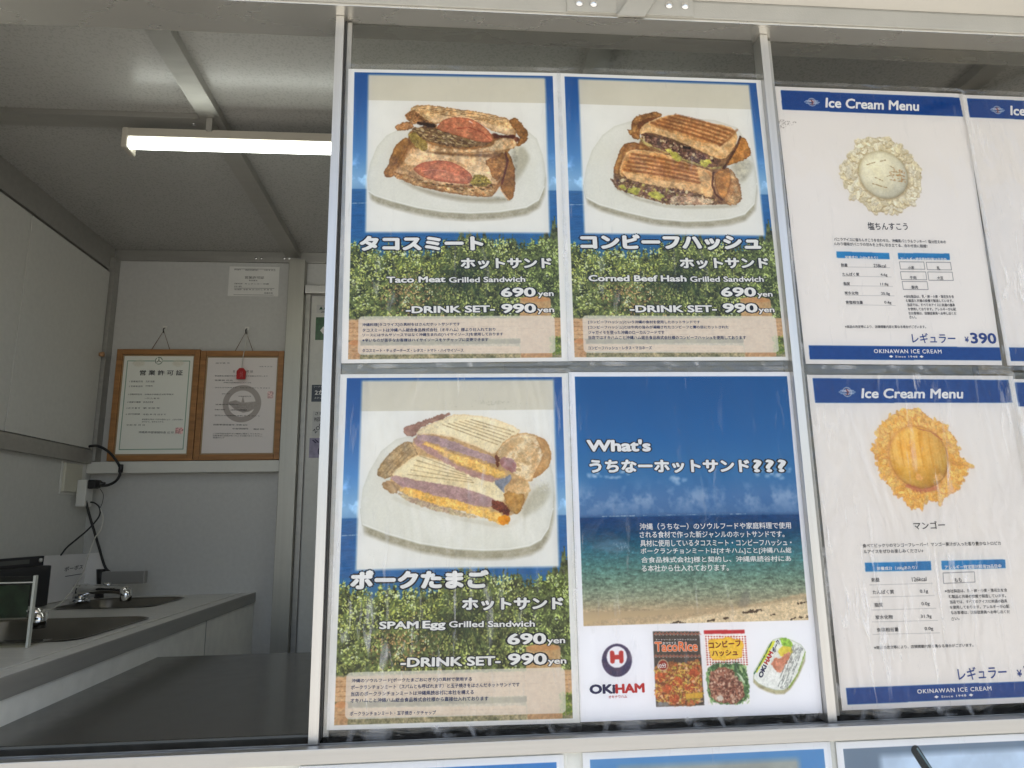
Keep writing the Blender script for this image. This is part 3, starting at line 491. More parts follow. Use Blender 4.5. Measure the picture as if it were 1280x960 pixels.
# --- poster 4: beach
c4 = Canvas(PC[4], bg=(242, 241, 243)); x0, x1, y0, y1 = 18, 682, 14, 738
hh, ww = y1 - y0, x1 - x0; v = np.linspace(0, 1, hh); reg = c4.a[y0:y1, x0:x1]
st = [(0, (14, 84, 144)), (0.25, (26, 100, 160)), (0.42, (52, 116, 168)), (0.50, (76, 122, 170)), (0.575, (76, 118, 164)), (0.58, (50, 100, 146)), (0.586, (16, 66, 118)), (0.64, (20, 72, 112)), (0.70, (38, 100, 120)), (0.77, (76, 124, 120)), (0.84, (116, 142, 122)), (0.9, (152, 156, 130)), (0.95, (186, 164, 130)), (1, (206, 180, 136))]
for ch in range(3): reg[..., ch] = np.interp(v, [s[0] for s in st], [s[1][ch] for s in st])[:, None] / 255
vv = v[:, None]; n3 = NF[3][:hh, :ww]; n2 = NF[2][100:100 + hh, :ww]; n1 = NF[1][50:50 + hh, 10:10 + ww]
cl = np.clip((0.5 * n3 + 0.35 * n2 + .15 * n1 - 0.40) * 3, 0, 1) * np.exp(-((vv - 0.51) / 0.055) ** 2); reg[:] = reg * (1 - cl[..., None] * .55) + np.array((182, 196, 214)) / 255 * cl[..., None] * .55
for cx, cy, rr in ((0.06, .415, 12), (0.09, .405, 9), (0.15, .425, 13), (0.21, .405, 12), (0.82, .41, 14), (0.95, .40, 14), (0.9, .425, 18), (0.45, .435, 18)):
    for j in range(7): c4.ell(x0 + ww * cx + rng.normal() * rr * .8, y0 + hh * cy + rng.normal() * rr * .3, rr * .5, rr * .3, 0, (190, 206, 224), (220, 228, 238), edge=3, soft=3, alpha=.4, raw=True)
c4.line([(x0, y0 + hh * .577), (x0 + ww * .3, y0 + hh * .575), (x1, y0 + hh * .577)], 6, (74, 108, 150), .6, raw=True, edge=3); c4.line([(x0 + ww * .1, y0 + hh * .579), (x0 + ww * .75, y0 + hh * .579)], 1.6, (196, 208, 216), .7, raw=True, gate=.5)
sp = fbm(hh, ww // 3 + 1, 5, 3, 77).repeat(3, 1)[:, :ww]; seam = ((vv > .585) & (vv < .95)); amp = np.interp(v, [.585, .7, .85, .95], [.10, .2, .34, .16])[:, None]
reg[:] = reg * np.where(seam, 1 + (sp - .5) * 2 * amp + (NF[0][:hh, :ww] - .5) * amp * .9, 1)[..., None]; gl_ = (FINE[:hh, :ww] > .985) & (vv > .70) & (vv < .95); reg[gl_] = np.minimum(reg[gl_] * 1.5, .9)
c4.zoom(720, 620, 4.267)
c4.fill([(60, 290), (130, 245), (260, 235), (300, 290), (220, 310)], (140, 150, 170), edge=5, soft=5, alpha=.35); c4.scatter([(180, 260), (260, 255), (300, 310), (240, 295)], 50, [(220, 228, 236)], .8, 2, 9, .4, alpha=.6)
c4.fill([(40, 690), (220, 655), (480, 640), (760, 610), (1010, 575), (1240, 515), (1240, 560), (1000, 590), (700, 640), (420, 690), (44, 712)], (200, 174, 138), (178, 158, 126), edge=3, tex=.1, alpha=.85, soft=3)
c4.fill([(300, 700), (500, 672), (700, 640), (900, 602), (1100, 572), (1240, 548), (1244, 690), (700, 700)], (226, 206, 170), (212, 190, 152), edge=2, tex=.12, soft=3)
for q in ([(505, 690), (540, 680), (580, 690)], [(890, 628), (960, 622)], [(930, 618), (1000, 610)], [(1130, 672), (1170, 655), (1243, 648)], [(1185, 580), (1235, 570)], [(790, 660), (805, 656)], [(700, 672), (735, 668)], [(600, 690), (680, 684)], [(1040, 640), (1060, 636)]): c4.line(q, 5, (62, 48, 36), .85, edge=2.4, gate=.3)
c4.fill([(860, 600), (880, 540), (900, 505), (925, 520), (930, 575), (905, 600)], (96, 92, 92), soft=5, edge=3, alpha=.35)
wb = np.array([242, 241, 243]) / 255; c4.a[y1:, :] = wb; c4.a[:, :x0] = wb; c4.a[:, x1:] = wb
c4.zoom(735, 780, 8)
t = np.linspace(0, 2 * np.pi, 60, endpoint=False)
c4.fill(np.c_[285 + 150 * np.cos(t), 372 + 164 * np.sin(t)], (68, 62, 92), (86, 70, 92), edge=0, tex=.12); c4.fill(np.c_[283 + 100 * np.cos(t), 340 + 107 * np.sin(t)], (244, 243, 246), edge=0, tex=0)
Hs = [(216, 285), (232, 275), (256, 285), (262, 318), (302, 316), (304, 285), (325, 274), (345, 284), (352, 380), (338, 402), (312, 400), (306, 362), (264, 364), (258, 400), (236, 406), (218, 392)]
c4.fill(Hs, (190, 60, 54), edge=0, tex=.04)
pk = [(640, 85), (1108, 85), (1160, 815), (680, 830)]; c4.fill(pk, (74, 66, 62), (88, 80, 70), edge=.4, tex=.06)
for yy in (105, 325):
    for i in range(13):
        xx = 655 + i * 36; c4.line([(xx, yy + 12), (xx + 18, yy - 8), (xx + 36, yy + 12)], 2, (206, 120, 96), .9, edge=.3); c4.line([(xx + 17, yy + 14), (xx + 19, yy + 16)], 3, (220, 200, 180), .8, edge=.2)
c4.fill([(655, 400), (820, 385), (1010, 395), (1120, 340), (1160, 815), (680, 830)], (190, 124, 70), (120, 74, 50), edge=5, tex=.3, k=1)
c4.scatter([(660, 430), (1120, 380), (1150, 800), (690, 810)], 520, [(214, 170, 74), (190, 92, 54), (226, 196, 110), (120, 66, 40), (160, 150, 64), (232, 190, 150), (206, 110, 66)], 1.5, 5.5, 21, .5)
for q in ((790, 650), (890, 580), (1010, 640), (860, 750), (1060, 500), (720, 540)): c4.ell(*c4.m([q])[0], 15, 12, 0, (204, 110, 62), (168, 78, 48), edge=3, tex=.2, raw=True)
for i in range(46): 
    a = rng.random() * 6.28; q = np.array([680 + rng.random() * 430, 450 + rng.random() * 330]); c4.line([q, q + 45 * np.array([math.cos(a), math.sin(a)]) * (1, .8)], 2.4, (230, 196, 92), .8, edge=.8)
c4.ell(*c4.m([(745, 420)])[0], 15.5, 15.5, 0, (214, 186, 150), edge=0, raw=True); c4.ell(*c4.m([(745, 420)])[0], 13, 13, 0, (150, 60, 48), edge=0, raw=True)
c4.fill([(970, 700), (1140, 690), (1148, 740), (975, 752)], (214, 170, 66), edge=.5); c4.fill([(682, 790), (800, 780), (820, 825), (684, 830)], (120, 112, 100), (150, 150, 150), edge=3)
c4.zoom(870, 780, 8)
c4.fill([(72, 72), (480, 68), (538, 800), (118, 810)], (246, 240, 236), edge=.3)
for i in range(15):
    for j in range(13):
        q = (85 + i * 28.2 + j * 1.7, 130 + j * 23); c4.fill([(q[0], q[1]), (q[0] + 15, q[1]), (q[0] + 15, q[1] + 12), (q[0], q[1] + 12)], (178, 62, 56), edge=0, soft=0)
c4.fill([(72, 74), (480, 68), (482, 105), (76, 112)], (188, 44, 50), edge=.3)
c4.fill([(110, 190), (140, 160), (260, 160), (290, 140), (350, 150), (460, 170), (475, 230), (455, 290), (460, 350), (340, 360), (270, 372), (150, 365), (125, 300)], (240, 196, 60), (248, 210, 80), edge=2, rim=(226, 150, 50), rimw=3)
c4.fill([(95, 420), (300, 400), (505, 400), (538, 800), (118, 808)], (112, 148, 92), (64, 96, 60), edge=3, tex=.25, k=1); c4.scatter([(100, 420), (505, 405), (530, 790), (120, 800)], 160, [(150, 186, 120), (50, 80, 44), (186, 206, 150)], 2, 7, 31, .4)
c4.fill([(150, 480), (250, 440), (350, 455), (390, 540), (470, 620), (490, 720), (400, 800), (240, 800), (150, 740), (125, 620), (130, 530)], (168, 116, 94), (116, 72, 58), edge=4, tex=.3, k=0); c4.scatter([(150, 480), (350, 455), (470, 620), (480, 720), (400, 790), (150, 740), (130, 530)], 330, [(206, 164, 136), (120, 70, 58), (226, 196, 170), (176, 116, 92), (96, 56, 46)], 1.5, 4.5, 33, .7)
for i in range(4): c4.line([(410 + i * 14, 500 + i * 12), (440 + i * 8, 520 + i * 14), (450 + i * 10, 560 + i * 10)], 4, (206, 220, 190), .7)
c4.fill([(200, 730), (270, 720), (260, 780), (210, 780)], (232, 226, 210), edge=4, alpha=.8)
can = [(575, 480), (640, 370), (720, 220), (770, 165), (850, 142), (960, 170), (1050, 215), (1092, 270), (1090, 340), (1020, 500), (940, 620), (880, 665), (800, 668), (700, 640), (620, 600), (570, 550)]
c4.fill(np.array(can) + (0, 38), (196, 188, 150), (160, 152, 120), edge=0, soft=2); c4.fill(can, (240, 240, 234), (228, 230, 222), edge=0, rim=(150, 160, 120), rimw=2)
c4.fill([(740, 200), (770, 175), (800, 180), (650, 420), (600, 500), (590, 480)], (214, 216, 60), edge=1); c4.line([(580, 500), (660, 370), (755, 190)], 3, (60, 104, 74), .9)
c4.fill([(820, 150), (900, 150), (970, 180), (960, 260), (880, 230), (840, 190)], (120, 170, 60), (170, 206, 90), edge=4, tex=.2); c4.fill([(810, 300), (860, 230), (940, 230), (970, 280), (930, 340), (860, 340)], (236, 222, 92), (220, 196, 70), edge=3)
c4.fill([(750, 400), (790, 350), (860, 340), (920, 280), (950, 300), (900, 400), (850, 500), (780, 470)], (222, 158, 130), (190, 116, 88), edge=3, tex=.1)
for i in range(9): c4.line([(985 + i * 10, 190 + i * 8), (800 + i * 14, 640 + i * 2)], 2.4, (70, 74, 70), .55, edge=.8, gate=.5)
c4.line([(1092, 290), (1020, 500), (930, 640)], 4, (130, 160, 60), .8)
# --- ice cream menus
def ice_base(k, band, lowband):
    c = Canvas(PC[k], bg=(232, 226, 219)); c.zoom(0, 0, 1); c.fill(band, (4, 62, 132), (8, 68, 138), edge=0, tex=.02); c.fill(lowband, (4, 62, 132), (8, 68, 138), edge=0, tex=.02); return c
def Z(o, P): return [(p[0] / o[2] + o[0], p[1] / o[2] + o[1]) for p in P]
Z8 = (940, 0, 3.765); Z1 = (960, 240, 4.0); Z6 = (1000, 450, 4.571); Z7 = (1000, 640, 3.0)
c5 = ice_base(5, Z(Z8, [(135, 425), (975, 460), (993, 552), (143, 520)]), Z(Z1, [(203, 770), (1165, 780), (1176, 843), (208, 838)]))
c7 = ice_base(7, Z(Z6, [(73, 105), (1190, 115), (1215, 248), (88, 250)]), Z(Z7, [(172, 663), (925, 634), (932, 690), (178, 723)]))
c6 = Canvas(PC[5]); c6.a = c5.a.copy(); c8 = Canvas(PC[7]); c8.a = c7.a.copy()
def badge(c, cx, cy, r):
    q = c.m([(cx, cy)])[0]; t = r
    c.ell(q[0], q[1], t, t, 0, (206, 196, 196), edge=0, raw=True); c.ell(q[0], q[1], t * .82, t * .82, 0, (4, 62, 132), edge=0, raw=True); c.ell(q[0], q[1], t * .66, t * .66, 0, (176, 96, 92), (206, 196, 190), edge=1, raw=True, k=0)
    for d in (-.32, .0, .32): c.line([(q[0] - t * (1.7 - abs(d)), q[1] + d * t), (q[0] + t * (1.7 - abs(d)), q[1] + d * t)], t * .16, (196, 206, 220), 1, edge=.2, raw=True)
    c.line([(q[0] - t * .9, q[1] + t * .16), (q[0] + t * .9, q[1] + t * .16)], t * .26, (22, 60, 116), .9, edge=1.2, raw=True, gate=.5)
    c.line([(q[0] - t * .1, q[1] - t * .45), (q[0] + t * .15, q[1]), (q[0] - t * .05, q[1] + t * .5)], t * .3, (110, 50, 50), .8, edge=.5, raw=True)
for c, P in ((c5, Z(Z8, [(282, 483)])[0]), (c6, Z(Z8, [(282, 483)])[0]), (c7, Z(Z6, [(270, 186)])[0]), (c8, Z(Z6, [(270, 186)])[0])): badge(c, P[0], P[1], 16)
def scoop(c, zz, ring, cen, rad, cols, ccol, seed, jag=0.5):
    c.zoom(*zz); g = np.random.default_rng(seed); q = np.array([c.m([p])[0] for p in ring]); m = q.mean(0)
    c.fill(q, cols[0], cols[1], edge=5, tex=.12, raw=True, rim=cols[2], rimw=4)
    for i in range(330):
        j = g.integers(len(q)); t = g.random(); e = q[j] * (1 - t) + q[(j + 1) % len(q)] * t; p = m + (e - m) * (0.60 + 0.42 * g.random() ** .7); r = (5 + 7 * g.random()) * (.7 if jag > .6 else 1)
        cc = np.array(cols[g.integers(2)]) * (0.9 + .2 * g.random()); an = (math.atan2(*(p - m)[::-1]) + g.normal() * .7) if jag > .6 else g.random() * 3.14
        c.ell(p[0], p[1] + r * .35, r * (1 + jag), r * .8, an, cols[2], edge=2, soft=1, alpha=.55, raw=True); c.ell(p[0], p[1], r * (1 + jag), r * .72, an, np.clip(cc, 0, 255), edge=2, soft=1, alpha=.85, raw=True, tex=.1)
    C = c.m([cen])[0]; k = c.m([(cen[0] + rad, cen[1])])[0][0] - C[0]
    c.ell(C[0], C[1] + 4, k * 1.06, k * 1.05, 0, cols[2], edge=3, soft=4, alpha=.7 if jag < .6 and seed != 2 else .4, raw=True)
    c.ell(C[0], C[1], k, k, 0, ccol[0], ccol[1], edge=1.6, soft=1, tex=.04, raw=True, rim=ccol[2], rimw=9, k=2)
    x0, x1, y0, y1 = int(C[0] - k), int(C[0] + k), int(C[1] - k), int(C[1] + k); X, Y = np.meshgrid(np.arange(x0, x1), np.arange(y0, y1)); d = np.hypot(X - C[0], Y - C[1]) / k
    e = np.hypot(X - C[0] + .25 * k, Y - C[1] + .3 * k) / k; f = np.where(d < 1, 1.05 - .13 * np.clip(e, 0, 1.4) ** 2, 1)
    c.a[y0:y1, x0:x1] *= f[..., None]; c.a[:] = np.minimum(c.a, .97)
    return C, k
C, k = scoop(c5, (1020, 150, 6.857), [(455, 160), (600, 165), (700, 230), (780, 290), (860, 400), (900, 520), (870, 640), (830, 740), (740, 780), (655, 815), (560, 780), (480, 790), (400, 720), (305, 670), (240, 560), (218, 470), (225, 400), (300, 300), (360, 190)], (570, 487), 207, [(240, 232, 208), (224, 212, 178), (172, 150, 108)], [(238, 232, 206), (226, 218, 188), (190, 176, 136)], 1)
c5.zoom(1020, 150, 6.857)
for P in ([(480, 565), (560, 590), (600, 600)], [(500, 510), (560, 540)], [(430, 400), (500, 380)], [(545, 370), (590, 360)], [(600, 500), (680, 490), (750, 500)], [(620, 410), (660, 430)], [(620, 530), (700, 545), (760, 530)], [(640, 460), (700, 470), (740, 450)]): c5.line(P, 3, (166, 140, 96), .8, edge=1.6)
c5.scatter([(610, 440), (740, 440), (770, 560), (640, 540)], 60, [(196, 156, 104), (232, 222, 196), (176, 132, 80)], 1.5, 4.5, 12, .5)
c5.scatter([(-330, 0), (-150, 30), (-300, 90)], 50, [(96, 84, 74)], .7, 2.2, 90, .6)
scoop(c7, (1070, 500, 6.0), [(390, 75), (470, 75), (560, 150), (650, 180), (740, 300), (780, 460), (850, 510), (790, 600), (755, 690), (620, 780), (520, 770), (480, 820), (410, 820), (330, 740), (290, 720), (180, 570), (155, 450), (130, 370), (175, 230), (210, 160), (300, 110)], (465, 440), 222, [(244, 204, 118), (232, 178, 88), (208, 144, 84)], [(242, 200, 104), (228, 172, 68), (208, 144, 80)], 2, .61)
c7.zoom(1070, 500, 6.0)
for i in range(12): x = 250 + i * 36; c7.line([(x, 260), (x + 14, 380), (x + 40, 520)], 5, (244, 206, 120) if i % 2 else (196, 132, 36), .35, edge=2, soft=4)
c7.fill([(440, 580), (480, 570), (500, 620), (450, 620)], (244, 190, 120), edge=4, alpha=.7); c7.fill([(570, 590), (630, 560), (650, 600), (590, 630)], (240, 190, 116), edge=4, alpha=.7); c7.line([(380, 660), (480, 700), (590, 680)], 12, (184, 100, 92), .55, edge=3, soft=5); c7.line([(460, 225), (560, 250), (640, 310)], 3, (186, 108, 70), .8)
# second-column menu: pale scoop far right
scoop(c6, (1020, 150, 6.857), [(455, 160), (700, 230), (860, 400), (870, 640), (655, 815), (400, 720), (240, 560), (225, 400)], (570, 487), 207, [(236, 232, 224), (222, 216, 206), (196, 190, 180)], [(236, 232, 226), (226, 220, 212), (206, 200, 190)], 5)
scoop(c8, (1070, 500, 6.0), [(390, 75), (560, 150), (740, 300), (790, 600), (520, 770), (330, 740), (155, 450), (210, 160)], (465, 440), 222, [(214, 150, 160), (196, 120, 136), (160, 84, 104)], [(214, 150, 160), (200, 130, 146), (170, 100, 116)], 6)
def table(c, z, heads, rules, boxes):
    c.zoom(*z)
    for h in heads: c.fill(h, (34, 128, 184), (30, 112, 168), edge=0, tex=.03, k=3)
    for a, b in rules: c.line([a, b], 1.1, (150, 148, 146), .9, edge=0, soft=1)
    for b in boxes: c.line(list(b) + [b[0]], 1.5, (70, 70, 74), .95, edge=0, soft=1)
def rect(x0, y0, x1, y1, sk=6): return [(x0, y0), (x1 - sk, y0 + 1), (x1, y1), (x0 + sk, y1 - 1)]
table(c5, Z1, [[(338, 309), (600, 318), (604, 349), (340, 341)], [(644, 317), (905, 320), (909, 351), (647, 348)]], [((360, 386), (605, 390)), ((368, 432), (612, 436)), ((375, 479), (620, 482)), ((382, 526), (628, 529)), ((388, 572), (635, 576))], [rect(652, 361, 782, 398), rect(788, 363, 917, 401), rect(658, 410, 792, 450), rect(796, 411, 926, 453), rect(667, 458, 799, 498)])
table(c7, Z7, [[(242, 200), (487, 194), (489, 228), (244, 233)], [(526, 193), (769, 188), (771, 220), (529, 225)]], [((258, 283), (495, 276)), ((262, 328), (502, 322)), ((266, 376), (508, 369)), ((268, 420), (515, 414)), ((270, 466), (523, 460))], [[(533, 238), (652, 234), (655, 272), (536, 277)]])
c6.a[300:930] = c5.a[300:930]; C6 = c6; 
scoop(c6, (1020, 150, 6.857), [(455, 160), (700, 230), (860, 400), (870, 640), (655, 815), (400, 720), (240, 560), (225, 400)], (570, 487), 207, [(236, 232, 224), (222, 216, 206), (196, 190, 180)], [(236, 232, 226), (226, 220, 212), (206, 200, 190)], 5)
# --- lower row prints (only their tops stand in the photograph)
def low_print(colour, panel, straw=False):
    c = Canvas(PC[1], bg=(240, 241, 243)); c.a[18:972, 20:680] = np.array(colour) / 255; m = np.zeros((CH, CW)); m[40:640, (125 if straw else 95):(660 if straw else 605)] = 1; m = boxblur(m, 9)[..., None]
    pc = np.ones((CH, CW, 3)) * np.array(panel) / 255 * (1 + .10 * (NF[3][..., None] - .5)); c.a[:] = c.a * (1 - m) + pc * m
    if straw:
        c.line([(232, 30), (275, 105), (330, 220)], 26, (22, 34, 40), 1, edge=0, raw=True); c.line([(238, 26), (290, 110), (340, 200)], 5, (120, 150, 160), .8, edge=0, raw=True); c.fill([(200, 200), (480, 190), (450, 620), (240, 620)], (120, 84, 60), (90, 60, 40), raw=True, rim=(190, 200, 210), rimw=5)
    else:
        c.ell(350, 400, 240, 120, 0, (226, 224, 214), raw=True); c.ell(350, 370, 150, 80, .1, (200, 150, 90), (150, 100, 60), raw=True, edge=4, tex=.2, rim=(110, 70, 40))
    c.a[640:960, 30:670] = SCENIC[640:960, 30:670]
    return c
c9 = low_print((66, 132, 196), (150, 164, 166)); c10 = low_print((92, 146, 196), (164, 168, 160)); c11 = low_print((116, 134, 152), (196, 214, 232), True)

# ------------------------------------------------------------------ lettering (real outlines from the text engine, turned into meshes)
_dg = None
def text_mesh(s, bold, shear=0.0, space=1.0):
    cu = bpy.data.curves.new('t', 'FONT'); cu.body = s; cu.offset = bold; cu.shear = shear; cu.resolution_u = 3; cu.space_character = space; cu.size = 1.0
    o = bpy.data.objects.new('t', cu); COL.objects.link(o); dg = bpy.context.evaluated_depsgraph_get(); ev = o.evaluated_get(dg)
    me = bpy.data.meshes.new_from_object(ev); n = len(me.vertices); co = np.zeros(n * 3); me.vertices.foreach_get('co', co)
    me.calc_loop_triangles(); tri = np.zeros(len(me.loop_triangles) * 3, int); me.loop_triangles.foreach_get('vertices', tri)
    bpy.data.objects.remove(o); bpy.data.curves.remove(cu); bpy.data.meshes.remove(me)
    return co.reshape(-1, 3)[:, :2], tri.reshape(-1, 3)
def fatten(co, tri, r, n=8):
    """heavier type: the same outline laid down nine times round a small circle, each a hair deeper"""
    if r <= 0: return co, tri, np.zeros(len(co))
    C = []; T = []; D = []
    for k in range(n + 1):
        d = np.zeros(2) if k == n else np.array([math.cos(k * 2 * math.pi / n), math.sin(k * 2 * math.pi / n)]) * r
        C.append(co + d); T.append(tri + k * len(co)); D.append(np.full(len(co), (n - k) * 8e-6))
    return np.concatenate(C), np.concatenate(T), np.concatenate(D)
def ax_small(h, z): return h / z[2] > 3.2
class Letters:
    def __init__(s, plane, depth=-0.0002): s.b = {}; s.plane = plane; s.depth = depth
    def t(s, txt, p0, p1, h, m, z=(0, 0, 1), bold=0.0, out=0.0, outm=None, shear=0.0, shift=None, space=1.0, fat=0.0):
        if fat == 0.0 and m in (I_GREY, I_WHITE) and ax_small(h, z): fat = .014
        ax, val = s.plane
        P0, P1 = [U(*q, ax, val) for q in Z(z, [p0, p1])]; top = U(*Z(z, [(p0[0], p0[1] - h)])[0], ax, val)
        ex = P1 - P0; L = np.linalg.norm(ex); ex = ex / L; n = np.zeros(3); n[ax] = 1.0
        up = np.cross(ex, n) * (1 if ax == 1 else -1); up = up if True else -up
        if ax == 1: up = np.array([-ex[2], 0, ex[0]])
        if ax == 0: up = np.array([0, -ex[2], ex[1]]) * (1 if ex[1] > 0 else -1)
        Ht = np.linalg.norm(top - P0)
        if abs(p1[1] - p0[1]) > abs(p1[0] - p0[0]) * .6: Ht = h / z[2] / 1.0 * L / (math.hypot(p1[0] - p0[0], p1[1] - p0[1]) / z[2])
        co0, tri0 = text_mesh(txt, bold if not fat else 0.0, shear, space)
        if not len(co0): return
        nn = 8 if fat > .021 or out else 4; c0, _t, _d = fatten(co0, tri0, fat, nn); b0 = c0.min(0); bs = np.maximum(np.ptp(c0, axis=0), 1e-6)
        for layer, (fr2, mm) in enumerate([(fat + out, outm), (fat, m)]):
            if mm is None or (layer == 0 and out == 0): continue
            co, tri, dd = fatten(co0, tri0, fr2, nn)
            uv = (co - b0) / bs; dv = np.zeros((len(co), 3)); dv[:, ax] = s.depth * (1 + layer) + dd * (1 if s.depth < 0 else -1)
            W3 = P0 + uv[:, :1] * L * ex + uv[:, 1:] * Ht * up + dv
            if shift is not None: W3 = W3 + shift
            s.b.setdefault((layer if out else 1, mm.name), []).append((W3, tri))
    def build(s, parent):
        for (layer, mn), L in s.b.items():
            vs = []; fs = []; k = 0
            for W3, tri in L: vs.append(W3); fs.append(tri + k); k += len(W3)
            V = np.concatenate(vs); T = np.concatenate(fs); me = bpy.data.meshes.new('lettering'); me.from_pydata(V.tolist(), [], T.tolist())
            link('lettering' if layer else 'lettering_outline', me, bpy.data.materials[mn], parent)

def quad_paper(k):
    return [Vector(U(*p, 1, PY)) for p in PC[k]]
def sheet(bm, Q, th=0.0004, uvl=True):
    """thin paper slab with the print on its front; Q = TL TR BR BL"""
    f = [bm.verts.new(q) for q in Q]; b = [bm.verts.new(q + Vector((0, th, 0))) for q in Q]
    uv = bm.loops.layers.uv.verify(); ff = bm.faces.new((f[3], f[2], f[1], f[0]))
    for l, c in zip(ff.loops, [(0, 0), (1, 0), (1, 1), (0, 1)]): l[uv].uv = c
    bb = bm.faces.new(b); bb.material_index = 1
    for i in range(4):
        j = (i + 1) % 4; q = bm.faces.new((f[i], f[j], b[j], b[i])); q.material_index = 1
    return bm
PAPER = mat('paper', lin((238, 236, 232)), 0.6, 0, 0.02)
def film(Q, m, y, name='laminate_film', parent=None, seed=0, amp=0.0007, mx=0.0035, mz=0.0075, mzb=None):
    mzb = mz if mzb is None else mzb; Q = list(Q); dn = (Q[3] - Q[0]).normalized() * (mzb - mz); Q[2] = Q[2] + dn; Q[3] = Q[3] + dn
    """clear pouch film with rounded corners, slightly wavy, standing proud of the paper"""
    g = np.random.default_rng(seed); c = sum(Q, Vector()) / 4; ex = (Q[1] - Q[0]).normalized(); ez = (Q[0] - Q[3]).normalized()
    hw = (Q[1] - Q[0]).length / 2 + mx; hh = (Q[0] - Q[3]).length / 2 + mz; r = 0.007; nx, nz = 54, 76; bm = B(); vs = []
    ph = g.random(6) * 6.28
    for j in range(nz + 1):
        row = []
        for i in range(nx + 1):
            a = (i / nx * 2 - 1) * hw; b = (j / nz * 2 - 1) * hh
            da, db = abs(a) - (hw - r), abs(b) - (hh - r)
            if da > 0 and db > 0:
                L = math.hypot(da, db)
                if L > r: a = math.copysign(hw - r + da * r / L, a); b = math.copysign(hh - r + db * r / L, b)
            edge = max(0, max(abs(a) / hw, abs(b) / hh) - 0.9) * 10
            w = amp * (math.sin(a * 37 + ph[0] + b * 9) + 0.6 * math.sin(b * 29 + ph[1] + a * 17) + edge * 0.8 * math.sin(a * 210 + ph[2]) * math.sin(b * 190 + ph[3]))
            p = c + ex * a + ez * b; row.append(bm.verts.new(Vector((p.x, y - abs(w), p.z))))
        vs.append(row)
    for j in range(nz):
        for i in range(nx):
            f = bm.faces.new((vs[j][i], vs[j][i + 1], vs[j + 1][i + 1], vs[j + 1][i])); f.smooth = True
            e = min(i, nx - 1 - i) < 1 or min(j - (2 if mzb > .01 else 0), nz - 1 - j) < 1; f.material_index = 1 if e else 0
    bm.normal_update(); fs = [f for f in bm.faces if f.normal.y > 0]; bmesh.ops.reverse_faces(bm, faces=fs); pass
    return obj(name, bm, [m, FILM_C], parent)
def poster(name, Q, canvas, label, cat, filmm, filmy, seed, amp=0.0007, group=None, mzb=None):
    c = sum(Q, Vector()) / 4; t = thing(name, c, label, cat, group)
    pm = print_mat(name + '_print', canvas.image(name + '_print')); obj('paper', sheet(B(), Q), [pm, PAPER], t)
    film(Q, filmm, filmy, parent=t, seed=seed, amp=amp, mzb=mzb)
    return t
P1 = poster('sandwich_poster', quad_paper(1), c1, 'laminated poster of the sandwich with tomato slices, top left of the window posters', 'poster', FILM_A, -0.0042, 1, 0.0004)
P2 = poster('sandwich_poster', quad_paper(2), c2, 'laminated corned beef hash sandwich poster with nine hundred ninety yen drink set', 'poster', FILM_A, -0.0050, 2, 0.0004)
P3 = poster('sandwich_poster', quad_paper(3), c3, 'scuffed laminated poster of the pork and egg sandwich with yellow egg filling', 'poster', FILM_M, -0.0042, 3, mzb=.016)
P4 = poster('beach_poster', quad_paper(4), c4, 'laminated poster of a blue sea and beach above product pictures', 'poster', FILM_A, -0.0050, 4, 0.0007, mzb=.016)
P5 = poster('ice_cream_poster', quad_paper(5), c5, 'laminated ice cream menu with a cream coloured scoop and 390 yen price', 'poster', FILM_A, -0.0042, 5, 0.0006)
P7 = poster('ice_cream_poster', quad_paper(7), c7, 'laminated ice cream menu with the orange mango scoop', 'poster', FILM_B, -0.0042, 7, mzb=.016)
d65 = Vector(U(1209.2, 122.6, 1, PY)) - Vector(U(975.6, 113.0, 1, PY)); d65.y = 0
d87 = Vector(U(1269.3, 478.5, 1, PY)) - Vector(U(1016, 473.5, 1, PY)); d87.y = 0
off = Vector((0, 0.0012, 0))
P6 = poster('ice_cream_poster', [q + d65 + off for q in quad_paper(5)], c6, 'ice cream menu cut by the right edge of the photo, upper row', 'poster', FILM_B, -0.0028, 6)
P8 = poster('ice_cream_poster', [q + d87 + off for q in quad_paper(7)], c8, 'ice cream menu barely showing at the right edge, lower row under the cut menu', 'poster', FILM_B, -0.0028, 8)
LY = -0.0225
def low_quad(tl, w=0.297, h=0.42):
    a = Vector(U(*tl, 1, LY)); return [a, a + Vector((w, 0, 0)), a + Vector((w, 0, -h)), a + Vector((0, 0, -h))]
a = Vector(U(704.5, 943.2, 1, LY)); q9 = [a - Vector((.297, 0, 0)), a, a + Vector((0, 0, -.42)), a + Vector((-.297, 0, -.42))]
P9 = poster('lower_poster', q9, c9, 'blue topped poster under the sill rail, left of the three', 'poster', FILM_A, LY - 0.003, 9)
P10 = poster('lower_poster', low_quad((728, 941)), c10, 'blue poster with grey picture under the sill rail, in the middle', 'poster', FILM_A, LY - 0.003, 10)
P11 = poster('lower_poster', low_quad((1044.4, 927.9)), c11, 'pale blue poster with a black straw under the sill rail, on the right', 'poster', FILM_A, LY - 0.003, 11)

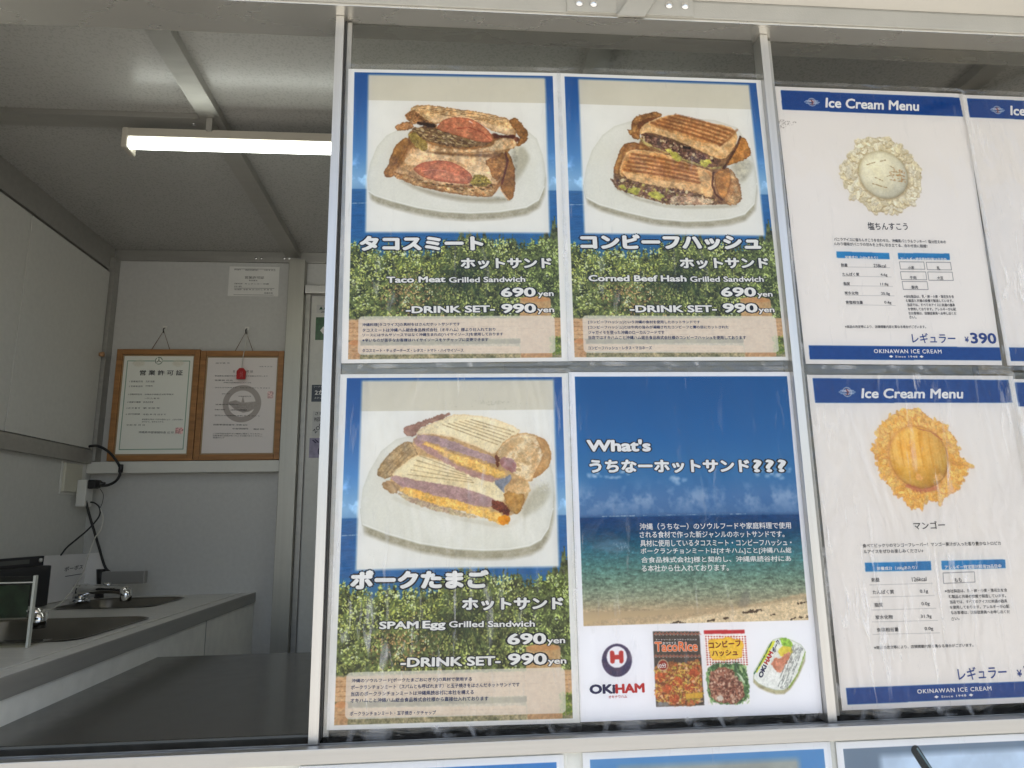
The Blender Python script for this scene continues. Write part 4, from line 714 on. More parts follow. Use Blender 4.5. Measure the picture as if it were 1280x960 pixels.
PL = (1, PY)
def sandwich_text(par, z, title, en, lines, t0):
    L = Letters(PL)
    (a, b, h) = title[1:]; L.t(title[0], a, b, h, I_WHITE, z, 0, 0.085, I_BLACK, fat=.062)
    for (s, a, b, h) in t0: L.t(s, a, b, h, I_WHITE, z, 0, 0.09, I_BLACK, fat=.048)
    for (s, a, b, h) in en: L.t(s, a, b, h, I_WHITE, z, 0, 0.085, I_BLACK, fat=.036 if h > 32 else .026)
    for (s, a, b, h) in lines: L.t(s, a, b, h, I_NAVY, z, fat=.018)
    L.build(par)
Z6b = (420, 280, 4.267); Z7b = (690, 280, 4.267); Z3b = (400, 690, 3.555)
sandwich_text(P1, Z6b, ('タコスミート', (125, 144), (788, 142), 80), [('Taco Meat', (270, 315), (585, 311), 33), ('Grilled Sandwich', (603, 313), (1010, 309), 29), ('690', (880, 390), (1066, 388), 50), ('yen', (1078, 396), (1162, 394), 30), ('-DRINK SET-', (372, 477), (848, 471), 38), ('990', (882, 476), (1068, 474), 50), ('yen', (1075, 482), (1165, 480), 30)],
    [('沖縄料理[タコライス]の具材をはさんだホットサンドです', (140, 549), (662, 545), 20), ('タコスミートは沖縄ハム総合食品株式会社（オキハム）様より仕入れており', (140, 577), (850, 572), 20), ('ソースにはサルサソースではなく沖縄生まれの[ハイサイソース]を使用しております', (140, 604), (892, 598), 20), ('※辛いものが苦手なお客様はハイサイソースをケチャップに変更できます', (140, 630), (813, 626), 19), ('タコスミート・チェダーチーズ・レタス・トマト・ハイサイソース', (140, 685), (680, 683), 19)], [('ホットサンド', (665, 240), (1152, 238), 58)])
sandwich_text(P2, Z7b, ('コンビーフハッシュ', (152, 138), (1118, 140), 84), [('Corned Beef Hash', (195, 306), (718, 308), 34), ('Grilled Sandwich', (737, 309), (1130, 309), 29), ('690', (903, 388), (1090, 388), 50), ('yen', (1097, 397), (1178, 396), 28), ('-DRINK SET-', (415, 472), (880, 471), 38), ('990', (912, 473), (1098, 473), 50), ('yen', (1103, 481), (1188, 480), 29)],
    [('[コンビーフハッシュ]という沖縄の食材を使用したホットサンドです', (193, 534), (790, 534), 20), ('[コンビーフハッシュ]とは牛肉の旨みが凝縮されたコンビーフと賽の目にカットされた', (193, 562), (942, 561), 20), ('ジャガイモを使った沖縄のローカルフードです', (193, 589), (600, 588), 20), ('当店ではオキハムこと沖縄ハム総合食品株式会社様のコンビーフハッシュを使用しております', (193, 616), (1035, 616), 20), ('コンビーフハッシュ・レタス・マヨネーズ', (193, 671), (533, 670), 19)], [('ホットサンド', (683, 239), (1158, 238), 58)])
sandwich_text(P3, Z3b, ('ポークたまご', (133, 166), (750, 161), 84), [('SPAM', (262, 343), (438, 340), 34), ('Egg', (455, 350), (558, 347), 44), ('Grilled Sandwich', (573, 335), (955, 332), 28), ('690', (832, 412), (1005, 409), 50), ('yen', (1010, 416), (1090, 413), 28), ('-DRINK SET-', (357, 512), (803, 503), 42), ('990', (835, 503), (1008, 500), 52), ('yen', (1013, 507), (1095, 504), 28)],
    [('沖縄のソウルフード[ポークたまごおにぎり]の具材で使用する', (140, 583), (675, 575), 20), ('ポークランチョンミート（スパムとも呼ばれます）と玉子焼きをはさんだホットサンドです', (137, 612), (887, 598), 20), ('当店のポークランチョンミートは沖縄県読谷村に本社を構える', (137, 641), (683, 632), 20), ('オキハムこと沖縄ハム総合食品株式会社様から直接仕入れております', (135, 670), (748, 660), 20), ('ポークランチョンミート・玉子焼き・ケチャップ', (132, 728), (515, 722), 19)], [('ホットサンド', (630, 260), (1082, 256), 56)])
L = Letters(PL); z = (700, 460, 4.0)
L.t("What's", (133, 419), (455, 418), 62, I_WHITE, z, 0, 0.07, I_BLACK, fat=.045); L.t('うちなーホットサンド', (147, 526), (950, 523), 68, I_WHITE, z, 0, 0.07, I_BLACK, fat=.05); L.t('???', (968, 522), (1134, 521), 64, I_WHITE, z, 0, 0.07, I_BLACK, fat=.04, space=1.15)
z = (720, 620, 4.267)
for s, a, b in (('沖縄（うちなー）のソウルフードや家庭料理で使用', (340, 181), (1147, 174)), ('される食材で作った新ジャンルのホットサンドです。', (340, 224), (1112, 220)), ('具材に使用しているタコスミート・コンビーフハッシュ・', (343, 270), (1150, 265)), ('ポークランチョンミートは[オキハム]こと[沖縄ハム総', (345, 314), (1150, 308)), ('合食品株式会社]様と契約し、沖縄県読谷村にあ', (348, 361), (1148, 353)), ('る本社から仕入れております。', (350, 404), (815, 399))): L.t(s, a, b, 36, I_WHITE, z, fat=0.012)
z = (735, 780, 8)
L.t('OKi', (15, 702), (275, 696), 98, I_DNAVY, z, fat=.05); L.t('HAM', (275, 696), (568, 684), 96, I_RED, z, fat=.05); L.t('オキナワハム', (205, 745), (390, 738), 30, I_RED, z, 0.02)
L.t('TacoRice', (668, 278), (1098, 272), 100, I_ORANGE, z, 0, 0.02, I_WHITE, fat=.03); L.t('タコライス', (745, 202), (882, 198), 22, I_WHITE, z, 0.02); L.t('ミートソース・タコスミックス入り', (675, 164), (1085, 162), 15, I_WHITE, z, 0.01); L.t('10分', (700, 445), (785, 435), 48, I_WHITE, z, 0.02)
z = (870, 780, 8)
L.t('コンビーフ', (130, 246), (450, 222), 68, I_BROWN, z, fat=.035); L.t('ハッシュ', (160, 325), (418, 316), 62, I_BROWN, z, fat=.035); L.t('Corned Beef Hash', (160, 400), (440, 390), 20, I_GREEN, z, 0.02)
L.t('OKi', (660, 545), (710, 420), 48, I_DNAVY, z, fat=.05); L.t('HAM', (715, 410), (775, 290), 48, I_RED, z, fat=.05); L.t('ポーク', (790, 290), (845, 175), 46, I_DNAVY, z, 0.04)
L.build(P4)
NOTE = ['※当社製品は、乳・卵・小麦・落花生を含', 'む製品と共通の設備で製造しています。', '当店では、すべてのアイスに共通の器具', 'を使用しております。アレルギーが心配', 'なお客様は、店舗従業員へお申し出くだ', 'さい。']
def ice5(par, shift=None, title='塩ちんすこう', full=True):
    L = Letters(PL); k = dict(shift=shift)
    L.t('Ice Cream Menu', (345, 507), (790, 524), 47, I_WHITE, Z8, shear=0.15, fat=.03, **k)
    L.t(title, (500, 189), (700, 191), 37, I_GREY, Z1, fat=.014, **k)
    L.t('バニラアイスに塩ちんすこうを合わせた、沖縄風バニラ＆クッキー！塩分控えめの', (330, 245), (890, 259), 17, I_GREY, Z1, **k); L.t('んわり塩味がバニラの甘みを上手に引き立てる、合わせ技に脱帽！', (330, 267), (797, 280), 17, I_GREY, Z1, **k)
    L.t('栄養成分（100gあたり）', (385, 336), (550, 339), 17, I_WHITE, Z1, **k); L.t('アレルギー特定原材料等28品目中', (662, 343), (892, 346), 16, I_WHITE, Z1, **k)
    for s, a, b in (('熱量', (365, 374), (398, 375)), ('238kcal', (528, 377), (590, 379)), ('たんぱく質', (372, 420), (457, 421)), ('4.6g', (563, 424), (597, 425)), ('脂質', (378, 467), (410, 468)), ('11.8g', (562, 471), (603, 472)), ('炭水化物', (383, 514), (452, 515)), ('25.0g', (566, 518), (610, 519)), ('食塩相当量', (388, 560), (475, 561)), ('0.4g', (582, 562), (617, 563)), ('小麦', (700, 388), (732, 388)), ('乳', (845, 389), (860, 389)), ('牛肉', (710, 437), (742, 437)), ('大豆', (847, 439), (877, 439)), ('豚肉', (718, 485), (750, 485))): L.t(s, a, b, 17, I_GREY, Z1, **k)
    for s, y, xa, xb in zip(NOTE, (530, 551, 572, 593, 614, 633), (680, 690, 697, 700, 703, 706), (930, 926, 935, 940, 942, 742)): L.t(s, (xa, y), (xb, y + 1), 15, I_GREY, Z1, 0.006, **k)
    L.t('※商品の改定等により、店頭掲載内容と異なる場合がございます。', (385, 681), (790, 682), 15, I_GREY, Z1, 0.008, **k)
    L.t('レギュラー', (722, 756), (940, 757), 50, I_PRICE, Z1, fat=.016, **k); L.t('¥', (985, 752), (1006, 752), 28, I_PRICE, Z1, 0.02, **k); L.t('390', (1015, 758), (1145, 760), 54, I_PRICE, Z1, fat=.03, **k)
    L.t('OKINAWAN ICE CREAM', (530, 806), (868, 808), 20, I_WHITE, Z1, 0.012, space=1.15, **k); L.t('◆ Since 1948 ◆', (605, 829), (778, 830), 13, I_WHITE, Z1, 0.01, space=1.2, **k)
    L.build(par)
ice5(P5); L = Letters(PL); L.t('Ice Cream Menu', (345, 507), (790, 524), 47, I_WHITE, Z8, shear=0.15, fat=.03, shift=np.array(d65) + np.array(off)); L.build(P6)
def ice7(par, shift=None, title='マンゴー'):
    L = Letters(PL); k = dict(shift=shift)
    L.t('Ice Cream Menu', (350, 219), (937, 221), 57, I_WHITE, Z6, shear=0.15, fat=.03, **k); L.t(title, (427, 66), (545, 62), 29, I_GREY, Z7, fat=.014, **k)
    L.t('食べてビックリのマンゴーフレーバー！マンゴー果汁が入った香り豊かなトロピカ', (235, 134), (753, 124), 15, I_GREY, Z7, **k); L.t('ルアイスをぜひお楽しみください♪', (238, 156), (462, 152), 15, I_GREY, Z7, **k)
    L.t('栄養成分（100gあたり）', (288, 221), (438, 217), 16, I_WHITE, Z7, **k); L.t('アレルギー特定原材料等28品目中', (543, 215), (755, 210), 15, I_WHITE, Z7, **k)
    for s, a, b in (('熱量', (268, 263), (299, 262)), ('126kcal', (420, 261), (475, 259)), ('たんぱく質', (273, 309), (353, 307)), ('0.1g', (450, 307), (481, 306)), ('脂質', (280, 357), (311, 356)), ('0.0g', (456, 354), (487, 353)), ('炭水化物', (283, 403), (348, 401)), ('31.9g', (453, 401), (494, 400)), ('食塩相当量', (288, 450), (370, 448)), ('0.0g', (468, 447), (500, 446)), ('もも', (580, 263), (607, 262))): L.t(s, a, b, 16, I_GREY, Z7, **k)
    for s, y, xa, xb in zip(NOTE, (303, 324, 344, 364, 384, 408), (543, 558, 562, 562, 566, 568), (777, 772, 777, 785, 787, 598)): L.t(s, (xa, y), (xb, y - 4), 13, I_GREY, Z7, 0.006, **k)
    L.t('※商品の改定等により、店頭掲載内容と異なる場合がございます。', (278, 515), (650, 505), 13, I_GREY, Z7, 0.008, **k)
    L.t('レギュラー', (595, 632), (778, 622), 48, I_PRICE, Z7, fat=.016, **k); L.t('¥', (815, 618), (834, 617), 26, I_PRICE, Z7, 0.02, **k); L.t('390', (842, 618), (940, 614), 42, I_PRICE, Z7, 0.028, **k)
    L.t('OKINAWAN ICE CREAM', (440, 681), (718, 669), 16, I_WHITE, Z7, 0.012, space=1.15, **k); L.t('◆ Since 1948 ◆', (503, 699), (650, 691), 11, I_WHITE, Z7, 0.01, space=1.2, **k)
    L.build(par)
ice7(P7); L = Letters(PL); L.t('Ice Cream Menu', (350, 219), (937, 221), 57, I_WHITE, Z6, shear=0.15, fat=.03, shift=np.array(d87) + np.array(off)); L.build(P8)

# ------------------------------------------------------------------ the setting
obj('ground', bx(-60, 60, -80, 40, -0.1, 0.0, bev=0), PAVE, kind='structure')
XL, XR, YB, ZC = -0.885, 1.95, 1.2, 2.306
obj('floor', bx(XL - .03, XR, 0.03, YB + .03, 0.62, 0.66, bev=0), FLOORM, kind='structure')
obj('ceiling', bx(XL - .03, XR + .03, -0.03, YB + .05, ZC, ZC + .03, bev=0), CEILM, kind='structure')
obj('back_wall', bx(XL - .03, XR, YB, YB + .02, 0.66, ZC, bev=0), WALLB, kind='structure')
obj('side_wall_left', bx(XL - .02, XL, 0.02, YB, 0.66, ZC, bev=0), WALLM, kind='structure')
obj('side_wall_right', bx(XR, XR + .02, 0.02, YB + .02, 0.66, ZC, bev=0), WALLM, kind='structure')
# front body of the truck round the opening
t = thing('truck_body', (0.5, -0.01, 0.4), 'white truck side panel with posters stuck on it below the sill rail', 'truck')
obj('lower_panel', bx(-2.2, 2.6, -0.020, 0.005, 0.35, 1.2125, bev=.002), BODY, t)
obj('left_panel', bx(-2.2, -0.62, -0.020, 0.02, 1.2135, 2.172), BODY, t)
obj('right_panel', bx(1.76, 2.6, -0.020, 0.02, 1.2135, 2.172), BODY, t)
obj('upper_panel', bx(-2.2, 2.6, -0.005, 0.02, 2.2, 2.45), BODY, t)
for x in (-1.6, 2.1):
    w = cyl(B(), (x, 0.02, 0.34), (x, 0.26, 0.34), 0.34, 0.34, 40); wh = obj('wheel', w, BLACKM, t, smooth=False)
# sill rail, tracks
t = thing('sill_rail', (0.5, -0.03, 1.2), 'pale aluminium sill rail with sliding tracks under the window posters', 'window rail')
obj('rail_face', bx(-0.62, 1.75, -0.034, -0.022, 1.2135, 1.229, bev=.001), ALU, t)
obj('rail_bed', bx(-0.62, 1.75, -0.0215, 0.0072, 1.2135, 1.2215, bev=.0006), ALU_IN, t)
for y in (-0.018, -0.011, -0.004): obj('track', bx(-0.62, 1.75, y - .0012, y + .0012, 1.2217, 1.2265, bev=.0004), ALU, t)
# head channel + header with hinge plates
t = thing('window_header', (0.5, -0.02, 2.2), 'painted header beam with polished soffit and riveted plates above the window', 'beam')
obj('soffit', bx(-0.62, 1.75, -0.0315, 0.034, 2.1725, 2.176, bev=.0005), SOFFIT, t)
obj('header_face', bx(-0.62, 1.75, -0.0335, -0.006, 2.1765, 2.203, bev=.0012), HEADER, t)
obj('hinge_strip', bx(-1.0, 2.2, -0.0330, -0.0055, 2.2034, 2.26, bev=.001), HEADER, t)
def plate_rivets(x0, x1, riv):
    p = obj('hinge_plate', bx(x0, x1, -0.0362, -0.0337, 2.1766, 2.235, bev=.0006), HEADER, t)
    for (rx, rz) in riv:
        b = B(); dome(b, (rx, -0.0363, rz), 0.0062, (0, -1, 0), .75); obj('rivet', b, CHROME, p, smooth=True)
HY = -0.0362
rv = [U(x, y, 1, HY) for x, y in ((724, 4), (742, 5), (836, 7), (856, 8))]
plate_rivets(U(709, 15, 1, HY)[0], U(771, 15, 1, HY)[0], [(rv[0][0], rv[0][2]), (rv[1][0], rv[1][2])])
plate_rivets(U(808, 15, 1, HY)[0], U(867, 15, 1, HY)[0], [(rv[2][0], rv[2][2]), (rv[3][0], rv[3][2])])
# hatch raised above the opening
t = thing('raised_hatch', (0.5, -0.6, 2.25), 'long white service hatch raised over the window like an awning', 'hatch')
b = B(); v = []
H0 = (-0.0345, 2.2045); H1 = (-1.18, 2.62)
for x in (-1.0, 2.2):
    for (y, zz) in (H0, H1): v.append(b.verts.new((x, y, zz))); v.append(b.verts.new((x, y + .015, zz + .03)))
for f in ((0, 2, 6, 4), (1, 5, 7, 3), (0, 4, 5, 1), (2, 3, 7, 6), (0, 1, 3, 2), (4, 6, 7, 5)): b.faces.new([v[i] for i in f])
bmesh.ops.recalc_face_normals(b, faces=b.faces[:]); obj('hatch_panel', b, CANOPY, t)
for x in (-0.35, 0.40, 1.15): 
    b = B(); tube(b, [(x, H0[0] - .06, H0[1] + .008), (x, H1[0] + .05, H1[1] - .03)], .012, 8, 0); obj('rib', b, ALU, t)
t = thing('stay_bar', (0.39, -0.05, 2.2), 'flat diagonal stay bar between the two riveted plates at the top edge', 'bar')
pa = [U(x, y, 1, -0.040) for x, y in ((772, 19), (806, 20), (822, -8), (790, -8))]; e = pa[3] - pa[0]; pa[3] = pa[0] + e * 1.6; pa[2] = pa[1] + e * 1.6
b = B(); fr_ = [b.verts.new(p) for p in pa]; bk = [b.verts.new(p + np.array([0, .003, 0])) for p in pa]; b.faces.new(fr_[::-1]); b.faces.new(bk)
for i in range(4): b.faces.new((fr_[i], fr_[(i + 1) % 4], bk[(i + 1) % 4], bk[i]))
bmesh.ops.recalc_face_normals(b, faces=b.faces[:]); obj('bar', b, HEADER, t)
# sliding windows
def sliding(x0, x1, yf, label):
    t = thing('sliding_window', ((x0 + x1) / 2, yf, 1.225), label, 'window', 'sliding windows carrying the posters')
    obj('stile', bx(x0, x0 + .0115, yf - .012, yf + .012, 1.2270, 2.1720, bev=.0008), ALUV, t)
    obj('seal', bx(x0 + .0118, x0 + .0142, yf - .004, yf + .008, 1.232, 2.170, bev=.0004), SEAL_GAPSHADE, t)
    obj('inner_bead', bx(x0 + .0145, x0 + .021, yf - .0015, yf + .009, 1.232, 2.170, bev=.0004), ALU_IN, t)
    obj('glass', bx(x0 + .018, x1, yf + .0022, yf + .0062, 1.227, 2.172, bev=0), GLASS, t)
sliding(-0.0185, 0.592, 0.0, 'left sliding window pane behind the four sandwich and beach posters')
sliding(0.5965, 1.21, 0.0, 'right sliding window pane behind the ice cream menus')

# ------------------------------------------------------------------ interior fixed parts
t = thing('ceiling_frame', (0, .6, ZC), 'grey metal roof beams crossing the ceiling inside the truck', 'beam')
for x in (-0.347, 0.405, 1.15): obj('roof_beam', bx(x - .021, x + .021, 0.036, YB - .001, ZC - .020, ZC - .0003, bev=.0015), ALU_IN, t)
cb = obj('cross_rail', bx(XL + .002, -0.3685, 0.452, 0.497, ZC - .012, ZC - .0003, bev=.0012), ALU_IN, t)
b = B(); dome(b, (-0.392, .474, ZC - .0122), .004, (0, 0, -1), .6, 10, 4); obj('screw', b, CHROME, cb, True)
obj('cross_rail', bx(0.427, 1.128, 0.452, 0.497, ZC - .012, ZC - .0003, bev=.0012), ALU_IN, t)
tr = thing('wall_top_trim', (XL, .6, 2.27), 'metal trim running round the top of the interior walls', 'trim')
obj('side_trim', bx(XL + .0004, XL + .010, 0.036, YB - .012, 2.232, ZC - .0004), ALU_IN, tr)
bt = obj('back_trim', bx(XL + .012, XR - .001, YB - .010, YB - .0004, 2.272, ZC - .0006), ALU_IN, tr)
for px in (320, 327, 355.5, 361.5): q = U(px, 323, 1, YB - .0102); b = B(); dome(b, q, .0045, (0, -1, 0), .5, 12, 4); obj('screw', b, CHROME, bt, True)
t = thing('wall_cupboard', (XL, .7, 1.95), 'flush white cupboard doors on the left wall with a wooden peg knob', 'cupboard')
for y0, y1 in ((0.04, 0.773), (0.777, 1.163)):
    d = obj('door', bx(XL + .0006, XL + .014, y0, y1, 1.696, 2.222, bev=.0015), WALLM, t)
b = B(); cyl(b, (XL + .0145, 1.150, 1.968), (XL + .026, 1.150, 1.968), .0055, .0075, 16); obj('peg_knob', b, KNOB, d, True)
obj('lower_rail', bx(XL + .0006, XL + .016, 0.04, YB - .036, 1.655, 1.693), ALU_IN, t)
obj('gap_seal', bx(XL + .0006, XL + .004, 1.1640, 1.1655 + .009, 1.694, 2.226, bev=0), SEAL_GAPSHADE, t)  # black strip standing in for the shade of the open gap
obj('seam_strip', bx(XL + .0002, XL + .004, .7732, .7768, 1.697, 2.221, bev=0), SEAL_GAPSHADE, t)  # dark strip behind the doors, painted shade between the two leaves
obj('upper_lip', bx(XL + .0006, XL + .006, .04, 1.163, 2.2235, 2.2275, bev=0), SEAL_GAPSHADE, t)
t = thing('corner_post', (XL, YB, 1.9), 'slim metal corner strip between the cupboard wall and the back wall', 'post')
obj('post', bx(XL + .0006, XL + .024, YB - .034, YB - .0006, 1.662, 2.271), ALU_IN, t)
t = thing('frame_ledge', (-.62, YB, 1.65), 'white aluminium ledge on the back wall carrying the two framed licences', 'shelf')
obj('ledge', bx(XL + .001, -0.3545, YB - .030, YB - .0005, 1.628, 1.661, bev=.002), mat('ledge_enamel', (.66, .65, .59), .4, 0, .03, dirt=.1), t)
t = thing('back_pillar', (-.33, YB, .66), 'pale metal pillar on the back wall right of the framed licences', 'pillar')
obj('pillar', bx(-0.3535, -0.3055, YB - .038, YB - .0006, 0.661, 2.2715, bev=.0015), mat('pale_pillar_metal', (.40, .39, .345), .42, .7, .05, 20, .2, 260, (6, 3, .15), dirt=.15), t)
obj('side_flange', bx(-0.3050, -0.290, YB - .012, YB - .0008, 0.661, 2.2, bev=.001), ALU_IN, t)
t = thing('rear_door', (-.2, YB, .66), 'light grey rear door covered in stickers beside the window stile', 'door')
obj('door_leaf', bx(-0.286, 0.30, YB - .006, YB - .0008, 0.661, 2.165, bev=.001), WALLM, t)
obj('door_head', bx(-0.3040, 0.32, YB - .030, YB - .0065, 2.168, 2.193, bev=.0015), ALUV, t)
DY = YB - .0068
def sticker(px, m1, label, extra=()):
    a, c = U(px[0], px[1], 1, DY), U(px[2], px[3], 1, DY); tt = thing('sticker', ((a[0] + c[0]) / 2, DY, (a[2] + c[2]) / 2), label, 'sticker', 'stickers on the rear door')
    obj('sheet', bx(a[0], c[0], DY, DY + .0006, c[2], a[2], bev=0), m1, tt); L = Letters((1, DY)); 
    for e in extra: L.t(*e)
    L.build(tt)
S_GREEN = mat('green_sticker', (0.02, 0.09, 0.03), 0.3, 0, .5, 120); S_DARK = mat('dark_sticker', (0.010, 0.018, 0.03), .3, 0, .3, 60); S_LILAC = mat('lilac_sticker', (0.25, 0.22, 0.32), .35, 0, .3, 60); S_WH = mat('white_sticker', (.5, .5, .48), .4)
sticker((395, 396.5, 422, 425), S_GREEN, 'dark green photo sticker, second from the top of the rear door', [('◆', (400, 418), (408, 418), 10, I_WHITE)])
sticker((390, 481, 424, 502), S_DARK, 'black sticker reading 2 ka on the rear door', [('2か', (393.5, 493.5), (405.5, 493.5), 6, I_WHITE, (0, 0, 1), .02), ('フードトラック', (392, 484.5), (412, 484.5), 2.2, I_WHITE), ('ステッカー', (393, 498.5), (408, 498.5), 2, I_WHITE)])
sticker((391, 514, 420, 545), S_WH, 'white sticker with handwriting above the lilac one on the rear door', [('さわ', (394, 519), (404, 518.5), 4, I_GREY), ('PRESIDENT', (393, 527), (408, 526), 5, I_GREY, (0, 0, 1), .03), ('ZOO', (394, 542), (405, 531), 5, I_GREY, (0, 0, 1), .03)])
sticker((387, 547.5, 416, 572), S_LILAC, 'lilac sticker lowest on the rear door', [('||', (391, 555), (399, 553), 5, I_DNAVY, (0, 0, 1), .04, 0, None, -.3), ('◎', (397, 570), (406, 570), 12, I_DNAVY, (0, 0, 1), .04)])
sticker((396, 381, 416, 391.5), S_WH, 'small white car logo sticker, topmost on the rear door', [('▲▲', (399, 387), (409, 387), 4, I_GREEN), ('28', (401, 391), (407, 391), 2.6, I_GREY)])
# notice sheet
NY = YB - .0012
a, c = U(287, 333, 1, NY), U(347.5, 370.5, 1, NY)
t = thing('wall_notice', ((a[0] + c[0]) / 2, NY, c[2]), 'small white printed notice taped high on the back wall', 'notice')
obj('sheet', bx(a[0], c[0], NY, NY + .0006, c[2], a[2], bev=0), mat('notice_paper', (.74, .73, .69), .5), t)
L = Letters((1, NY), -.0004)
for s, a, b_, h in (('営業許可証', (306, 348.5), (330, 348.8), 3.2), ('食品衛生', (311, 351.5), (322, 351.6), 1.8), ('許可番号', (293, 338), (301, 338), 1.8), ('沖縄県中部保健所指令', (306, 338.5), (323, 338.6), 1.8), ('令和 年 月 日', (330, 338.8), (344, 339), 1.8), ('営業所名称', (293, 355.5), (303, 355.6), 1.8), ('キッチンカー沖縄', (306, 355.7), (336, 356), 1.8), ('氏名', (293, 359), (302, 359), 1.8), ('有効期限', (293, 362.8), (302, 362.8), 1.8), ('令和 年 月 日から 年 月 日', (304, 363), (340, 363.2), 1.8), ('保健所長', (330, 367.3), (341, 367.4), 1.8), ('――――――――――――', (293, 336.4), (344, 336.8), .35), ('――――――――――――', (293, 360.4), (343, 360.8), .35), ('――――――――――――', (292, 368.6), (342, 369.2), .35)): L.t(s, a, b_, h, I_GREY)
L.build(t)

# framed licences standing on the ledge
def licence(px, label, canvas_fn, txt, lean=0.0):
    FY = YB - .0255
    tl, tr_, br, bl = [Vector(U(*p, 1, FY)) for p in px]
    x0, x1, z0, z1 = (tl.x + bl.x) / 2, (tr_.x + br.x) / 2, 1.6625, (tl.z + tr_.z) / 2
    t = thing('framed_licence', ((x0 + x1) / 2, FY, z0), label, 'picture frame', 'framed licences on the ledge'); w = .0155
    for nm, q in (('frame_side', (x0, x0 + w, z0, z1)), ('frame_side', (x1 - w, x1, z0, z1)), ('frame_rail', (x0 + w + .0002, x1 - w - .0002, z0, z0 + w)), ('frame_rail', (x0 + w + .0002, x1 - w - .0002, z1 - w, z1))):
        obj(nm, bx(q[0], q[1], FY - .006, FY + .012, q[2], q[3], bev=.002), WOOD, t)
    c = Canvas(PC[1], w=300, h=420, bg=(232, 232, 222)); canvas_fn(c); pm = print_mat('licence_print', c.image('licence_print'), .5)
    m = .0045; Q = [Vector((x0 + w + m, FY, z1 - w - m)), Vector((x1 - w - m, FY, z1 - w - m)), Vector((x1 - w - m, FY, z0 + w + m)), Vector((x0 + w + m, FY, z0 + w + m))]
    obj('mount', bx(x0 + w, x1 - w, FY + .001, FY + .008, z0 + w, z1 - w, bev=0), mat('mount_board', (.36, .25, .13), .6), t)
    obj('certificate', sheet(B(), Q, .0006), [pm, PAPER], t)
    L = Letters((1, FY), -.0004)
    for e in txt: L.t(*e)
    L.build(t); return t, x0, x1, z1, FY
def ca(c):
    U_ = lambda P: [(x * 300, y * 420) for x, y in P]
    c.line(U_([(.05, .05), (.95, .05), (.95, .955), (.05, .955), (.05, .05)]), 2.4, (76, 120, 92), .9, edge=0, raw=True); c.ell(150, 20, 17, 17, 0, (232, 232, 222), edge=0, raw=True)
    for a in range(3): c.line([(150 + 15 * math.cos(a * 2.09 + t_), 20 + 15 * math.sin(a * 2.09 + t_)) for t_ in np.linspace(0.2, 1.9, 8)], 2.4, (70, 92, 72), 1, edge=0, raw=True); c.line([(150, 20), (150 + 9 * math.cos(a * 2.09 + .5), 20 + 9 * math.sin(a * 2.09 + .5))], 3, (96, 110, 90), 1, edge=0, raw=True)
    for cx in (65, 235): c.ell(cx, 30, 25, 15, 0, (216, 210, 192), edge=4, soft=3, alpha=.6, raw=True)
    c.fill(U_([(.82, .74), (.93, .74), (.93, .80), (.82, .80)]), (206, 150, 150), (226, 196, 190), edge=1, tex=.3, raw=True, k=0)
def cb_(c):
    c.a[:] = np.array((226, 219, 214)) / 255; t_ = np.linspace(0, 2 * np.pi, 50); c.line(np.c_[158 + 70 * np.cos(t_), 205 + 70 * np.sin(t_)], 24, (172, 164, 158), 1, edge=0, raw=True)
    c.fill([(92, 200), (130, 190), (155, 200), (160, 170), (168, 200), (225, 195), (235, 215), (190, 240), (165, 245), (130, 232), (110, 212)], (172, 164, 158), edge=0, raw=True); c.fill([(265, 150), (290, 150), (290, 182), (265, 182)], (216, 176, 174), (226, 206, 200), edge=1, tex=.2, raw=True, k=0)
def rows(z, R_): return [(s, a, b, h, I_GREY, z) for s, a, b, h in R_]
zf = (130, 400, 5.054)
A, ax0, ax1, az1, FY = licence([(148, 436.5), (251.5, 437.5), (241, 574.5), (134, 572)], 'wood framed licence with green border, left of the pair', ca, rows(zf, [('営 業 許 可 証', (225, 350), (497, 350), 33), ('1 営業者氏名', (160, 394), (245, 394), 11), ('氏名 記載', (265, 394), (320, 394), 11), ('2 営業者住所', (157, 424), (245, 424), 10), ('沖縄県', (262, 421), (308, 421), 9), ('3 営業所所在地', (152, 475), (240, 475), 10), ('沖縄県中頭郡北谷町字美浜', (255, 475), (440, 475), 9), ('一円 九 番 地', (255, 500), (350, 500), 9), ('4 営業の種類', (147, 524), (232, 524), 10), ('飲食店営業', (248, 524), (312, 524), 10), ('5 許 可 番 号', (142, 562), (228, 562), 10), ('第 中保 号', (248, 562), (352, 562), 10), ('6 許可期限', (138, 600), (228, 600), 10), ('令和 年 月 日まで', (245, 602), (392, 602), 10), ('食品衛生法第五十五条の規定により、上記の営業を', (240, 632), (497, 634), 9), ('許可する。条件を付する。', (240, 648), (380, 648), 9), ('令和 年 月 日', (140, 668), (258, 668), 9), ('沖縄県中部保健所長 公 印', (218, 716), (440, 718), 14)]))
